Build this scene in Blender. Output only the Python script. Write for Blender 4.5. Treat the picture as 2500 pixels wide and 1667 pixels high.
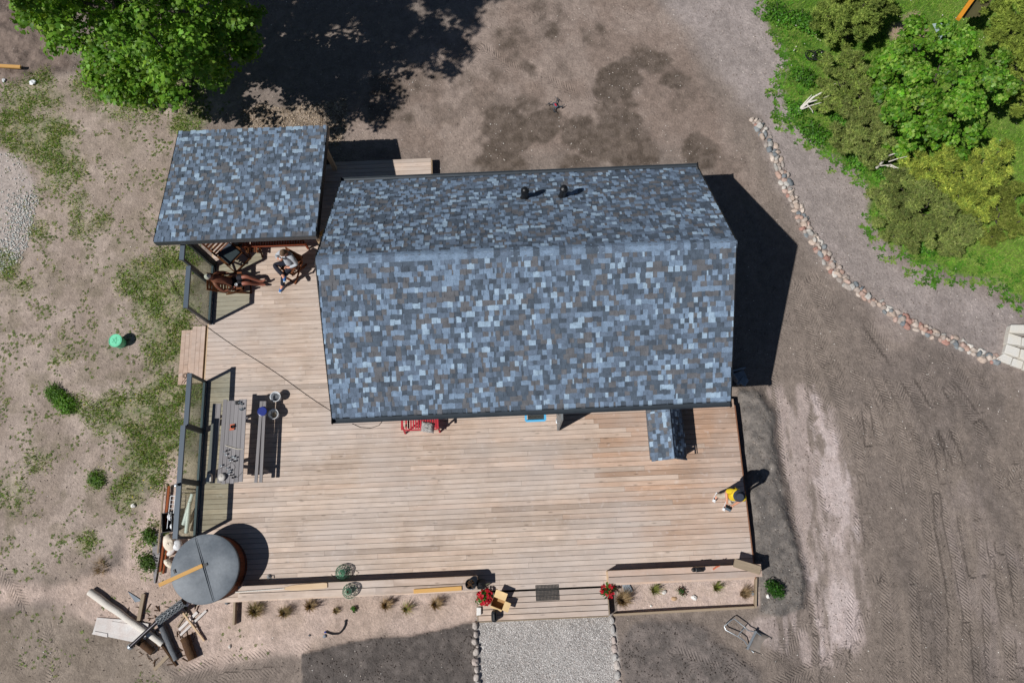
import bpy, math, random
import numpy as np
from mathutils import Vector, Matrix
random.seed(7); rng = np.random.default_rng(11)
for o in list(bpy.data.objects): bpy.data.objects.remove(o)
SC = bpy.context.scene; COL = SC.collection
D = 0.45                                   # deck level above the yard

# ------------------------------------------------------------------ camera
F, TH, PH, PS, CZ = 1800.0, 0.2576, 0.004, -0.0434, 20.45
def _rot():
    cz, sz = math.cos(PS), math.sin(PS); cx, sx = math.cos(TH), math.sin(TH); cy, sy = math.cos(PH), math.sin(PH)
    Rz = np.array([[cz,-sz,0],[sz,cz,0],[0,0,1]]); Rx = np.array([[1,0,0],[0,cx,-sx],[0,sx,cx]]); Ry = np.array([[cy,0,sy],[0,1,0],[-sy,0,cy]])
    return Rz @ Rx @ Ry
RC = _rot()
def P(px, py, z=0.0):
    """world point at height z that the photograph shows at pixel px, py (2500 x 1667)"""
    d = RC @ np.array([(px-1250)/F, -(py-833.5)/F, -1.0]); t = (z-CZ)/d[2]
    return Vector((t*d[0], t*d[1], z))
cam = bpy.data.cameras.new('camera'); camo = bpy.data.objects.new('camera', cam); COL.objects.link(camo)
cam.sensor_width = 36; cam.lens = F/2500*36; cam.clip_end = 1500
M = Matrix([list(RC[i])+[0] for i in range(3)]+[[0,0,0,1]]); M.translation = (0,0,CZ); camo.matrix_world = M
SC.camera = camo

# ------------------------------------------------------------------ light
AZ, EL = math.radians(26.5), math.radians(51.3)      # direction the light travels to, and sun height
w = bpy.data.worlds.new('World'); SC.world = w; w.use_nodes = True
nt = w.node_tree; bg = nt.nodes['Background']; sk = nt.nodes.new('ShaderNodeTexSky'); sk.sky_type = 'NISHITA'; sk.sun_disc = False
sk.air_density = .75; sk.dust_density = .2; sk.altitude = 300; sk.sun_elevation = EL; sk.sun_rotation = math.radians(243.5); nt.links.new(sk.outputs[0], bg.inputs[0]); bg.inputs[1].default_value = 0.05
sun = bpy.data.lights.new('sun', 'SUN'); sun.energy = 5.0; sun.angle = math.radians(0.53); sun.color = (1.0, 0.982, 0.955)
suno = bpy.data.objects.new('sun', sun); COL.objects.link(suno)
suno.rotation_euler = Vector((math.cos(AZ)*math.cos(EL), math.sin(AZ)*math.cos(EL), -math.sin(EL))).to_track_quat('-Z', 'Y').to_euler(); suno.location = (-20,-10,30)
SC.view_settings.view_transform = 'Standard'; SC.view_settings.look = 'None'; SC.view_settings.exposure = -0.30; SC.view_settings.gamma = 1
SC.render.engine = 'CYCLES'

# ------------------------------------------------------------------ helpers
def S(r, g, b):
    f = lambda c: (c/255/12.92 if c <= 10 else ((c/255+.055)/1.055)**2.4)
    return (f(r), f(g), f(b))
class NT:
    def __init__(s, m): s.t = m.node_tree; s.n = s.t.nodes; s.l = s.t.links
    def new(s, typ, **kw):
        n = s.n.new(typ)
        for k, v in kw.items():
            if k.startswith('i_'):
                key = k[2:]; n.inputs[int(key) if key.isdigit() else key].default_value = v
            else: setattr(n, k, v)
        return n
    def link(s, a, b): s.l.new(a, b)
    def math(s, op, a, b=None, c=None):
        n = s.new('ShaderNodeMath', operation=op)
        for i, v in enumerate((a, b, c)):
            if v is None: continue
            if isinstance(v, (int, float)): n.inputs[i].default_value = v
            else: s.link(v, n.inputs[i])
        return n.outputs[0]
    def mixc(s, fac, a, b, blend='MIX'):
        n = s.new('ShaderNodeMix', data_type='RGBA', blend_type=blend)
        for sock, v in ((n.inputs[0], fac), (n.inputs[6], a), (n.inputs[7], b)):
            if isinstance(v, (int, float)): sock.default_value = v
            elif isinstance(v, tuple): sock.default_value = (*v[:3], 1)
            else: s.link(v, sock)
        return n.outputs[2]
    def ramp(s, x, lo, hi, a=0.0, b=1.0):
        n = s.new('ShaderNodeMapRange'); s.link(x, n.inputs[0])
        for i, v in enumerate((lo, hi, a, b)): n.inputs[i+1].default_value = v
        return n.outputs[0]
def base(name, rough=.7, spec=.3):
    m = bpy.data.materials.new(name); m.use_nodes = True; h = NT(m)
    b = h.n['Principled BSDF']; b.inputs['Roughness'].default_value = rough; b.inputs['Specular IOR Level'].default_value = spec
    return m, h, b
def mat(name, c, rough=.7, var=.18, scale=8, fine=60, bump=.15, spec=.3, metal=0, coord='Object', tint=None):
    """plain surface with two sizes of mottling and a fine relief"""
    m, h, b = base(name, rough, spec); b.inputs['Metallic'].default_value = metal
    tc = h.new('ShaderNodeTexCoord')
    n1 = h.new('ShaderNodeTexNoise', i_Scale=scale, i_Detail=4.0); n2 = h.new('ShaderNodeTexNoise', i_Scale=fine, i_Detail=3.0)
    for n in (n1, n2): h.link(tc.outputs[coord], n.inputs['Vector'])
    k = h.math('ADD', h.ramp(n1.outputs[0], .3, .7, -var, var), h.ramp(n2.outputs[0], .3, .7, -var*.6, var*.6))
    k = h.math('ADD', k, 1.0)
    col = h.mixc(h.ramp(n1.outputs[0], .35, .65), c, tint or c)
    v = h.new('ShaderNodeVectorMath', operation='SCALE'); h.link(col, v.inputs[0]); h.link(k, v.inputs['Scale'])
    oi = h.new('ShaderNodeObjectInfo'); v2 = h.new('ShaderNodeVectorMath', operation='SCALE'); h.link(v.outputs[0], v2.inputs[0]); h.link(h.ramp(oi.outputs['Random'], 0, 1, .93, 1.07), v2.inputs['Scale'])
    h.link(v2.outputs[0], b.inputs['Base Color'])
    if bump:
        bp = h.new('ShaderNodeBump', i_Strength=bump, i_Distance=.02); h.link(n2.outputs[0], bp.inputs['Height']); h.link(bp.outputs[0], b.inputs['Normal'])
    return m
def woodmat(name, c1, c2, knots=True, rough=.75, grain=1.0, usecolor=False, dirt=None):
    """timber with the grain along local X; obj.color tints single planks"""
    m, h, b = base(name, rough, .25)
    tc = h.new('ShaderNodeTexCoord'); oi = h.new('ShaderNodeObjectInfo'); geo = h.new('ShaderNodeNewGeometry')
    off = h.new('ShaderNodeVectorMath', operation='SCALE'); off.inputs[0].default_value = (37.1, 11.7, 5.3); h.link(oi.outputs['Random'], off.inputs['Scale'])
    def co(src, sc):
        mp = h.new('ShaderNodeVectorMath', operation='ADD'); h.link(src, mp.inputs[0]); h.link(off.outputs[0], mp.inputs[1])
        ml = h.new('ShaderNodeVectorMath', operation='MULTIPLY'); h.link(mp.outputs[0], ml.inputs[0]); ml.inputs[1].default_value = sc; return ml.outputs[0]
    src = geo.outputs['Position'] if usecolor else tc.outputs['Object']
    g1 = h.new('ShaderNodeTexNoise', i_Scale=1.0, i_Detail=5.0, i_Roughness=.6); h.link(co(src, (2.2, 70, 30)), g1.inputs['Vector'])
    g2 = h.new('ShaderNodeTexNoise', i_Scale=1.0, i_Detail=3.0); h.link(co(src, (1.1, 9, 6)), g2.inputs['Vector'])
    g3 = h.new('ShaderNodeTexNoise', i_Scale=1.0, i_Detail=4.0); h.link(co(src, (5, 14, 6)), g3.inputs['Vector'])
    f = h.math('ADD', h.math('MULTIPLY', h.ramp(g1.outputs[0], .3, .7), .45*grain), h.math('MULTIPLY', h.ramp(g2.outputs[0], .3, .7), .55))
    col = h.mixc(f, c1, c2)
    if knots:
        vo = h.new('ShaderNodeTexVoronoi', i_Scale=1.0, i_Randomness=1.0); h.link(co(src, (1.9, 6.9, 3)), vo.inputs['Vector'])
        kn = h.ramp(vo.outputs['Distance'], .06, .17, .62, 0); col = h.mixc(kn, col, tuple(x*.38 for x in c2))
        vp = h.new('ShaderNodeTexVoronoi', i_Scale=1.0); h.link(co(src, (1.3, 3.1, 3)), vp.inputs['Vector'])
        col = h.mixc(h.ramp(vp.outputs['Distance'], .05, .2, .35, 0), col, tuple(min(1, x*1.35) for x in c1))
    if usecolor:
        col = h.mixc(1.0, col, oi.outputs['Color'], 'MULTIPLY')
    else:
        k = h.new('ShaderNodeVectorMath', operation='SCALE'); h.link(col, k.inputs[0]); h.link(h.ramp(oi.outputs['Random'], 0, 1, .88, 1.1), k.inputs['Scale']); col = k.outputs[0]
    if dirt:
        wr = h.new('ShaderNodeTexNoise', i_Scale=1.3, i_Detail=7.0, i_Roughness=.65); h.link(geo.outputs['Position'], wr.inputs['Vector'])
        col = h.mixc(h.ramp(wr.outputs[0], .46, .70, 0, .34), col, tuple(x*.55 for x in c2))
        big = h.new('ShaderNodeTexNoise', i_Scale=.55, i_Detail=5.0); h.link(geo.outputs['Position'], big.inputs['Vector'])
        col = h.mixc(h.ramp(big.outputs[0], .42, .68, 0, .5), col, dirt)
        sp = h.new('ShaderNodeTexNoise', i_Scale=7.0, i_Detail=4.0); h.link(geo.outputs['Position'], sp.inputs['Vector'])
        col = h.mixc(h.ramp(sp.outputs[0], .6, .75, 0, .35), col, tuple(min(1, x*1.2) for x in dirt))
    h.link(col, b.inputs['Base Color'])
    bp = h.new('ShaderNodeBump', i_Strength=.35, i_Distance=.006); h.link(h.math('ADD', g1.outputs[0], h.math('MULTIPLY', g3.outputs[0], .5)), bp.inputs['Height']); h.link(bp.outputs[0], b.inputs['Normal'])
    return m
def attrmat(name, rough=.6, spec=.25, translucent=0.0, var=.0, scale=30, tl=(1.5, 1.35, .6)):
    """colour from the mesh's own Col attribute (each leaf, stone or blade has its own)"""
    m, h, b = base(name, rough, spec)
    a = h.new('ShaderNodeAttribute', attribute_name='Col'); col = a.outputs['Color']
    if var:
        tc = h.new('ShaderNodeTexCoord'); n = h.new('ShaderNodeTexNoise', i_Scale=scale, i_Detail=4.0); h.link(tc.outputs['Object'], n.inputs['Vector'])
        k = h.new('ShaderNodeVectorMath', operation='SCALE'); h.link(col, k.inputs[0]); h.link(h.ramp(n.outputs[0], .3, .7, 1-var, 1+var), k.inputs['Scale']); col = k.outputs[0]
    h.link(col, b.inputs['Base Color'])
    if translucent:
        t = h.new('ShaderNodeBsdfTranslucent'); v = h.new('ShaderNodeVectorMath', operation='MULTIPLY'); h.link(col, v.inputs[0]); v.inputs[1].default_value = tl; h.link(v.outputs[0], t.inputs[0])
        mx = h.new('ShaderNodeMixShader', i_0=translucent); out = h.n['Material Output']
        h.link(b.outputs[0], mx.inputs[1]); h.link(t.outputs[0], mx.inputs[2]); h.link(mx.outputs[0], out.inputs[0])
    return m
def glassmat(name, c, gl=.10):
    m = bpy.data.materials.new(name); m.use_nodes = True; h = NT(m); h.n.remove(h.n['Principled BSDF'])
    t = h.new('ShaderNodeBsdfTransparent'); t.inputs[0].default_value = (*c, 1); g = h.new('ShaderNodeBsdfGlossy', i_Roughness=.02)
    lw = h.new('ShaderNodeLayerWeight', i_Blend=.5); fr = h.math('ADD', h.math('MULTIPLY', h.math('POWER', lw.outputs['Facing'], 5.0), .8), .035); mx = h.new('ShaderNodeMixShader')
    h.link(fr, mx.inputs[0]); h.link(t.outputs[0], mx.inputs[1]); h.link(g.outputs[0], mx.inputs[2]); h.link(mx.outputs[0], h.n['Material Output'].inputs[0])
    return m

def worldpos(o):
    v = Vector(o.location)
    while o.parent: o = o.parent; v += Vector(o.location)
    return v
def link(o, parent=None):
    COL.objects.link(o)
    if parent: o.parent = parent
    return o
def tag(o, label=None, cat=None, group=None, kind=None):
    for k, v in (('label', label), ('category', cat), ('group', group), ('kind', kind)):
        if v: o[k] = v
    return o
def thing(name, label, cat, loc, group=None):
    o = bpy.data.objects.new(name, None); o.location = loc; o.empty_display_size = .2; link(o)
    return tag(o, label, cat, group)
class MB:
    """mesh builder: collects world-space shapes and links them as one object"""
    def __init__(s): s.v = []; s.f = []; s.mi = []; s.cur = 0
    def add(s, vs, fs):
        n = len(s.v); s.v += [tuple(v) for v in vs]; s.f += [[i+n for i in f] for f in fs]; s.mi += [s.cur]*len(fs); return s
    def box(s, c, d, rot=None):
        """c centre, d full sizes, rot matrix or z angle"""
        R = rot if isinstance(rot, Matrix) else Matrix.Rotation(rot or 0, 3, 'Z'); c = Vector(c)
        vs = [c + R @ Vector((sx*d[0]/2, sy*d[1]/2, sz*d[2]/2)) for sz in (-1,1) for sy in (-1,1) for sx in (-1,1)]
        return s.add(vs, [(0,2,3,1),(4,5,7,6),(0,1,5,4),(2,6,7,3),(0,4,6,2),(1,3,7,5)])
    def bar(s, a, b, wd, th, up=(0,0,1)):
        a, b = Vector(a), Vector(b); x = (b-a); L = x.length; x.normalize(); up = Vector(up)
        if abs(x.dot(up)) > .98: up = Vector((0,1,0))
        y = up.cross(x).normalized(); z = x.cross(y)
        return s.box((a+b)/2, (L, wd, th), Matrix((x, y, z)).transposed())
    def prism(s, pts, z0, z1):
        n = len(pts); a = sum(pts[i][0]*pts[(i+1) % n][1]-pts[(i+1) % n][0]*pts[i][1] for i in range(n))
        if a < 0: pts = pts[::-1]
        vs = [(p[0], p[1], z0) for p in pts]+[(p[0], p[1], z1) for p in pts]
        return s.add(vs, [list(range(n))[::-1], list(range(n, 2*n))]+[(i, (i+1) % n, n+(i+1) % n, n+i) for i in range(n)])
    def tube(s, pts, r, n=8, cap=True):
        pts = [Vector(p) for p in pts]; rs = r if isinstance(r, (list, tuple)) else [r]*len(pts); vs = []; fs = []; ref = None
        for i, p in enumerate(pts):
            t = (pts[min(i+1, len(pts)-1)]-pts[max(i-1, 0)]).normalized()
            if ref is None: ref = Vector((0,0,1)) if abs(t.z) < .9 else Vector((1,0,0))
            u = t.cross(ref).normalized(); v = t.cross(u); ref = u.cross(t) if False else ref
            if abs(t.dot(ref)) > .97: ref = Vector((1,0,0)) if abs(t.x) < .9 else Vector((0,1,0)); u = t.cross(ref).normalized(); v = t.cross(u)
            vs += [p+(u*math.cos(k*2*math.pi/n)+v*math.sin(k*2*math.pi/n))*rs[i] for k in range(n)]
        for i in range(len(pts)-1):
            for k in range(n): fs.append((i*n+k, i*n+(k+1) % n, (i+1)*n+(k+1) % n, (i+1)*n+k))
        if cap: fs += [tuple(range(n))[::-1], tuple(range((len(pts)-1)*n, len(pts)*n))]
        return s.add(vs, fs)
    def lathe(s, c, prof, n=20, rot=None):
        """prof: list of (radius, height); open profile, ends capped"""
        c = Vector(c); R = rot or Matrix.Identity(3); vs = []; fs = []
        for r, z in prof: vs += [c + R @ Vector((r*math.cos(k*2*math.pi/n), r*math.sin(k*2*math.pi/n), z)) for k in range(n)]
        for i in range(len(prof)-1):
            for k in range(n): fs.append((i*n+k, i*n+(k+1) % n, (i+1)*n+(k+1) % n, (i+1)*n+k))
        fs += [tuple(range(n))[::-1], tuple(range((len(prof)-1)*n, len(prof)*n))]
        return s.add(vs, fs)
    def ell(s, c, d, n=12, m=8, rot=None, lump=0):
        c = Vector(c); R = rot or Matrix.Identity(3); vs = []; fs = []
        for i in range(m+1):
            th = math.pi*i/m
            for k in range(n):
                ph = 2*math.pi*k/n; q = 1+random.uniform(-lump, lump)
                vs.append(c + R @ Vector((d[0]*math.sin(th)*math.cos(ph)*q, d[1]*math.sin(th)*math.sin(ph)*q, -d[2]*math.cos(th)*q)))
        for i in range(m):
            for k in range(n): fs.append((i*n+k, i*n+(k+1) % n, (i+1)*n+(k+1) % n, (i+1)*n+k))
        return s.add(vs, fs)
    def mesh(s, name, org=Vector((0,0,0))):
        me = bpy.data.meshes.new(name); me.from_pydata([(v[0]-org.x, v[1]-org.y, v[2]-org.z) for v in s.v], [], s.f); return me
    def build(s, name, mats, parent=None, smooth=False, bevel=0, at=None):
        org = worldpos(parent) if parent else Vector((0,0,0)); loc = Vector((0,0,0))
        if at is not None: loc = Vector(at)-org; org = Vector(at)
        me = s.mesh(name, org); o = bpy.data.objects.new(name, me); o.location = loc
        for m in (mats if isinstance(mats, (list, tuple)) else [mats]): me.materials.append(m)
        if any(s.mi): me.polygons.foreach_set('material_index', s.mi)
        link(o, parent)
        if smooth:
            me.polygons.foreach_set('use_smooth', [True]*len(me.polygons))
            me.set_sharp_from_angle(angle=math.radians(smooth if smooth is not True else 40))
        if bevel:
            md = o.modifiers.new('bevel', 'BEVEL'); md.width = bevel; md.segments = 2; md.limit_method = 'ANGLE'
        return o
def fastmesh(name, V, faces_n, Fv, cols=None, material=None, smooth=False):
    """numpy mesh: V (n,3), all faces with faces_n corners, Fv (m,faces_n), cols per vertex"""
    me = bpy.data.meshes.new(name); V = np.asarray(V, np.float32); Fv = np.asarray(Fv, np.int32)
    me.vertices.add(len(V)); me.vertices.foreach_set('co', V.ravel()); me.loops.add(Fv.size); me.loops.foreach_set('vertex_index', Fv.ravel())
    me.polygons.add(len(Fv)); me.polygons.foreach_set('loop_start', np.arange(0, Fv.size, faces_n, dtype=np.int32))
    if smooth: me.polygons.foreach_set('use_smooth', np.ones(len(Fv), bool))
    me.update(calc_edges=True)
    if cols is not None:
        a = me.color_attributes.new('Col', 'FLOAT_COLOR', 'POINT'); c = np.ones((len(V), 4), np.float32); c[:, :3] = cols; a.data.foreach_set('color', c.ravel())
    if material: me.materials.append(material)
    return me
BOX = MB().box((0,0,0), (1,1,1)).mesh('plank')
_boxes = {}
def plank(a, b, wd, th, material, parent=None, name='plank', up=(0,0,1), color=None):
    """board from a to b (centre line) sharing one mesh, its length along local X"""
    a, b = Vector(a), Vector(b); x = b-a; L = x.length; x = x/L; up = Vector(up)
    if abs(x.dot(up)) > .98: up = Vector((0,1,0))
    y = up.cross(x).normalized(); z = x.cross(y)
    me = _boxes.get(material.name)
    if me is None: me = BOX.copy(); me.name = 'plank'; me.materials.append(material); _boxes[material.name] = me
    o = bpy.data.objects.new(name, me); R = Matrix((x, y, z)).transposed().to_4x4(); org = worldpos(parent) if parent else Vector((0,0,0))
    R.translation = (a+b)/2-org; link(o, parent); o.matrix_basis = R @ Matrix.Diagonal((L, wd, th, 1))
    if color: o.color = (*color, 1)
    return o
def copytree(o, parent=None):
    c = o.copy(); link(c)
    c.parent = parent
    for ch in list(o.children): copytree(ch, c)
    return c

# ------------------------------------------------------------------ numpy noise and masks
_T = rng.random((256, 256))
def vnoise(x, y, sc, seed=0):
    x = x*sc+seed*17.3; y = y*sc+seed*9.7; xi = np.floor(x).astype(int); yi = np.floor(y).astype(int); fx = x-xi; fy = y-yi
    fx = fx*fx*(3-2*fx); fy = fy*fy*(3-2*fy); g = lambda a, b: _T[a & 255, b & 255]
    return (g(xi,yi)*(1-fx)+g(xi+1,yi)*fx)*(1-fy)+(g(xi,yi+1)*(1-fx)+g(xi+1,yi+1)*fx)*fy
def fbm(x, y, sc, oc=4, seed=0):
    t = 0; a = .5; n = 0
    for i in range(oc): t = t+a*vnoise(x, y, sc*2**i, seed+i*3); n += a; a *= .5
    return t/n
def sstep(a, b, x): t = np.clip((x-a)/(b-a), 0, 1); return t*t*(3-2*t)
def sdpoly(X, Y, poly):
    """signed distance, positive inside"""
    d = np.full(X.shape, 1e9); ins = np.zeros(X.shape, bool); n = len(poly)
    for i in range(n):
        ax, ay = poly[i]; bx, by = poly[(i+1) % n]; ex, ey = bx-ax, by-ay; wx, wy = X-ax, Y-ay
        t = np.clip((wx*ex+wy*ey)/(ex*ex+ey*ey), 0, 1); d = np.minimum(d, (wx-ex*t)**2+(wy-ey*t)**2)
        c = ((ay > Y) != (by > Y)) & (X < (bx-ax)*(Y-ay)/(by-ay+1e-12)+ax); ins ^= c
    d = np.sqrt(d); return np.where(ins, d, -d)
def PX(pts, z=0.0): return [tuple(P(x, y, z)[:2]) for x, y in pts]
def pmask(X, Y, pts, soft=.15, wob=.35, sc=1.6, seed=0, z=0.0):
    sd = sdpoly(X, Y, PX(pts, z)); return sstep(-soft, soft, sd+(fbm(X, Y, sc, 4, seed)-.5)*2*wob)
def bmask(X, Y, blobs, wob=.5, sc=1.2, seed=3):
    """soft patches: (px, py, radius px, strength)"""
    m = np.zeros(X.shape); nz = (fbm(X, Y, sc, 4, seed)-.5)*2*wob
    for px, py, r, k in blobs:
        c = P(px, py, 0); R = r*.0125; d = np.hypot(X-c.x, Y-c.y)/R; m = np.maximum(m, k*sstep(1.25, .35, d+nz))
    return m

# ------------------------------------------------------------------ ground
R_ROAD = [(1600,-60),(1880,-60),(1900,60),(1925,150),(1940,260),(2000,350),(2060,400),(2120,440),(2130,560),(2200,650),(2330,690),(2520,760),(2520,890),(2300,850),(2060,690),(1960,560),(1900,440),(1850,300),(1750,170),(1650,60)]
R_MID = [(820,270),(900,240),(1000,150),(1240,-20),(1600,-20),(1690,120),(1790,330),(1860,480),(1800,470),(1720,400),(1650,360),(1050,400),(830,330)]
DARKS = [(1250,320,85,.9),(1330,310,60,.9),(1420,345,85,.95),(1500,320,75,.8),(1210,335,60,.6),(1540,335,45,.7),(1520,205,70,.85),(1600,150,60,.75),(1640,200,50,.7),(1480,200,40,.4),(950,240,100,.55),(1040,215,90,.5),(1130,200,60,.4),(1340,50,100,.5),(1270,90,70,.45),(1450,90,60,.35),(1240,400,70,.7),(1400,395,80,.7),(1560,385,90,.7),(1690,370,60,.7),(1700,345,40,.5),(1300,165,35,.5),(1215,190,30,.4),(1290,265,50,.5),(1500,270,60,.5),(900,290,50,.4)]
R_HEAP = [(1796,950),(1850,958),(1885,1010),(1893,1110),(1915,1240),(1935,1310),(1962,1400),(1955,1480),(1905,1502),(1850,1492),(1846,1395),(1838,1365)]
R_PALE = [(1850,945),(1960,940),(2035,1000),(2092,1200),(2105,1400),(2115,1560),(2060,1640),(1960,1625),(1860,1575),(1790,1527),(1850,1497),(1955,1487),(1965,1400),(1918,1240),(1895,1110),(1886,1010)]
R_PALE2 = [(1970,950),(2000,965),(2032,1050),(2076,1160),(2084,1300),(2070,1420),(2090,1560),(2060,1625),(2020,1600),(2010,1500),(1995,1400),(2030,1280),(2010,1130)]
R_BEDR = [(1502,1415),(1842,1398),(1847,1478),(1506,1497)]
R_SANDL = [(560,1440),(1168,1435),(1168,1515),(1130,1522),(1000,1547),(850,1563),(740,1592),(620,1600),(440,1640),(330,1560),(190,1490),(100,1470),(0,1470),(0,1425),(150,1425),(290,1380),(330,1280),(390,1150),(440,1100),(480,1120),(500,1330)]
R_SOILC = [(742,1594),(870,1561),(1000,1549),(1100,1530),(1130,1518),(1164,1516),(1172,1760),(1100,2400),(640,2400),(742,1670)]
R_SOILR = [(1512,1545),(1545,1512),(1690,1520),(1730,1560),(1800,1600),(1850,1660),(1900,2400),(1560,2400),(1512,1740)]
R_LEFT = [(-300,170),(60,190),(200,180),(330,120),(480,180),(560,255),(480,300),(420,440),(390,570),(450,600),(490,800),(440,1060),(380,1200),(340,1300),(200,1400),(-300,1430)]
R_CLOD = [(-300,-100),(130,-100),(150,120),(190,160),(150,175),(60,200),(-300,200)]
R_GRAVL = [(-200,350),(20,372),(50,385),(84,440),(84,560),(50,640),(20,665),(-200,690)]
R_GRAVT = [(600,330),(590,265),(640,258),(720,262),(760,250),(840,240),(850,300),(825,350),(790,360)]
R_LOWL = [(-100,1480),(100,1485),(200,1500),(330,1570),(420,1660),(420,1760),(-100,1760)]
R_GRASS = [(1872,-80),(1885,60),(1895,80),(1925,120),(1935,170),(1918,200),(1925,240),(1930,290),(1990,340),(2030,385),(2095,410),(2125,470),(2140,550),(2200,600),(2235,640),(2330,670),(2410,690),(2520,750),(2800,800),(2800,-80)]
R_BARE = [(2170,55),(2245,30),(2265,70),(2250,110),(2240,135),(2195,115),(2170,85)]
R_PATHG = [(1165,1505),(1488,1490),(1502,1545),(1515,1700),(1560,2400),(1110,2400),(1166,1600)]
GBLOBS = [(60,230,70,.8),(110,330,80,.9),(150,430,60,.8),(40,300,60,.8),(190,490,40,.7),(250,200,80,.7),(330,230,90,.7),(460,295,45,.8),(440,200,70,.9),(430,640,60,1),(400,700,75,1),(385,770,60,.9),(340,680,55,.8),(435,770,55,.9),(415,850,60,.8),(400,960,75,.9),(350,1000,80,.9),(270,1010,55,.9),(190,985,30,.5),(375,1120,80,1),(310,1195,50,1),(240,1170,30,.9),(370,1300,38,1),(365,1370,32,1),(215,1320,25,.8),(0,660,45,1),(60,700,25,.5),(150,870,30,.4),(450,960,50,.9),(440,1050,50,.9),(460,600,30,.9),(120,250,40,.6),(200,560,30,.5),(90,560,30,.7),(250,540,25,.4),(30,1200,40,.5),(90,1130,30,.4)]
# tyre tracks: centre lines in pixels, half width in metres
TRK = [([(1935,700),(2000,830),(2060,960),(2110,1100),(2150,1300),(2180,1500),(2200,1750)], .30),
       ([(1990,690),(2060,830),(2130,980),(2190,1140),(2230,1330),(2260,1520),(2280,1750)], .28),
       ([(2060,740),(2150,880),(2240,1050),(2310,1230),(2360,1420),(2390,1600),(2410,1750)], .30),
       ([(2120,800),(2230,940),(2330,1100),(2410,1290),(2460,1460),(2500,1750)], .28),
       ([(1880,870),(1900,960),(1915,1090),(1935,1240),(1960,1350),(1990,1480),(2020,1700)], .20),
       ([(1975,960),(2000,1100),(2020,1250),(2010,1380),(2000,1500),(1990,1700)], .18),
       ([(2120,1000),(2110,1200),(2090,1400),(2080,1560),(2085,1750)], .20),
       ([(2260,1000),(2300,1100),(2290,1300),(2330,1500),(2320,1750)], .24),
       ([(1890,720),(1930,800),(1975,900),(2040,1050),(2090,1200),(2140,1400)], .22),
       ([(2330,960),(2440,1060),(2520,1160)], .3), ([(2500,1100),(2440,1300),(2420,1400)], .25),
       ([(1650,1590),(1760,1640),(1900,1600),(1960,1520)], .22), ([(1840,1690),(1960,1640),(2060,1600),(2110,1500)], .22),
       ([(380,1670),(520,1625),(680,1600),(760,1585)], .24), ([(420,1720),(560,1660),(720,1640)], .2),
       ([(10,1500),(40,1560),(60,1640),(70,1720)], .26), ([(110,1540),(120,1600),(130,1720)], .24), ([(60,1480),(30,1420),(0,1380)], .2),
       ([(1180,120),(1240,160),(1300,190)], .22), ([(1330,190),(1400,225),(1450,245)], .18), ([(1800,480),(1840,600),(1880,720)], .25)]
for k, (dx, dy) in enumerate(((30,15),(95,-10),(150,25),(215,-15),(265,10),(330,0),(390,20))):
    TRK.append(([(1990+dx, 880+dy), (2050+dx*1.02, 1000+dy), (2105+dx*1.05, 1180+dy), (2140+dx*1.05, 1400+dy), (2155+dx*1.0, 1750)], .20+.03*(k % 3)))
def height(X, Y):
    z = (fbm(X, Y, .35, 3, 5)-.5)*.10+(fbm(X, Y, 2.2, 3, 8)-.5)*.035
    far = sstep(18, 45, np.hypot(X, Y-6)); z = z*(1-far)
    front = sstep(.6, -.9, Y)*sstep(-7.8, -6.4, X)*sstep(7.4, 6.4, X); z = z+.20*front
    heap = pmask(X, Y, R_HEAP, .22, .12, 2.2, 21); z = z+heap*(.24+(fbm(X, Y, 3.0, 4, 31)-.5)*.16)*(1-front*.75)
    soil = np.maximum(pmask(X, Y, R_SOILC, .05, .05, 3.5, 22), pmask(X, Y, R_SOILR, .12, .2, 2.0, 23)); z = z+soil*.05
    clod = pmask(X, Y, R_CLOD, .3, .3, 1.5, 24); z = z+clod*(fbm(X, Y, 1.7, 5, 33)-.4)*.5
    low = pmask(X, Y, R_LOWL, .08, .25, 1.5, 25); z = z-.07*low
    under = sstep(0, .05, np.minimum.reduce([X+8.5, 6.25-X, Y+1.2, 11.1-Y])); z = z*(1-under)-.02*under
    under2 = sstep(0, .04, np.minimum.reduce([X+1.0, 2.31-X, Y+2.04, -1.0-Y])); z = z*(1-under2)+.1*under2
    pathg = sdpoly(X, Y, PX(R_PATHG)); z = z-.03*sstep(-.02, .05, pathg)
    return z
def ground_at(x, y): return float(height(np.array([x]), np.array([y]))[0])
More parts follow.
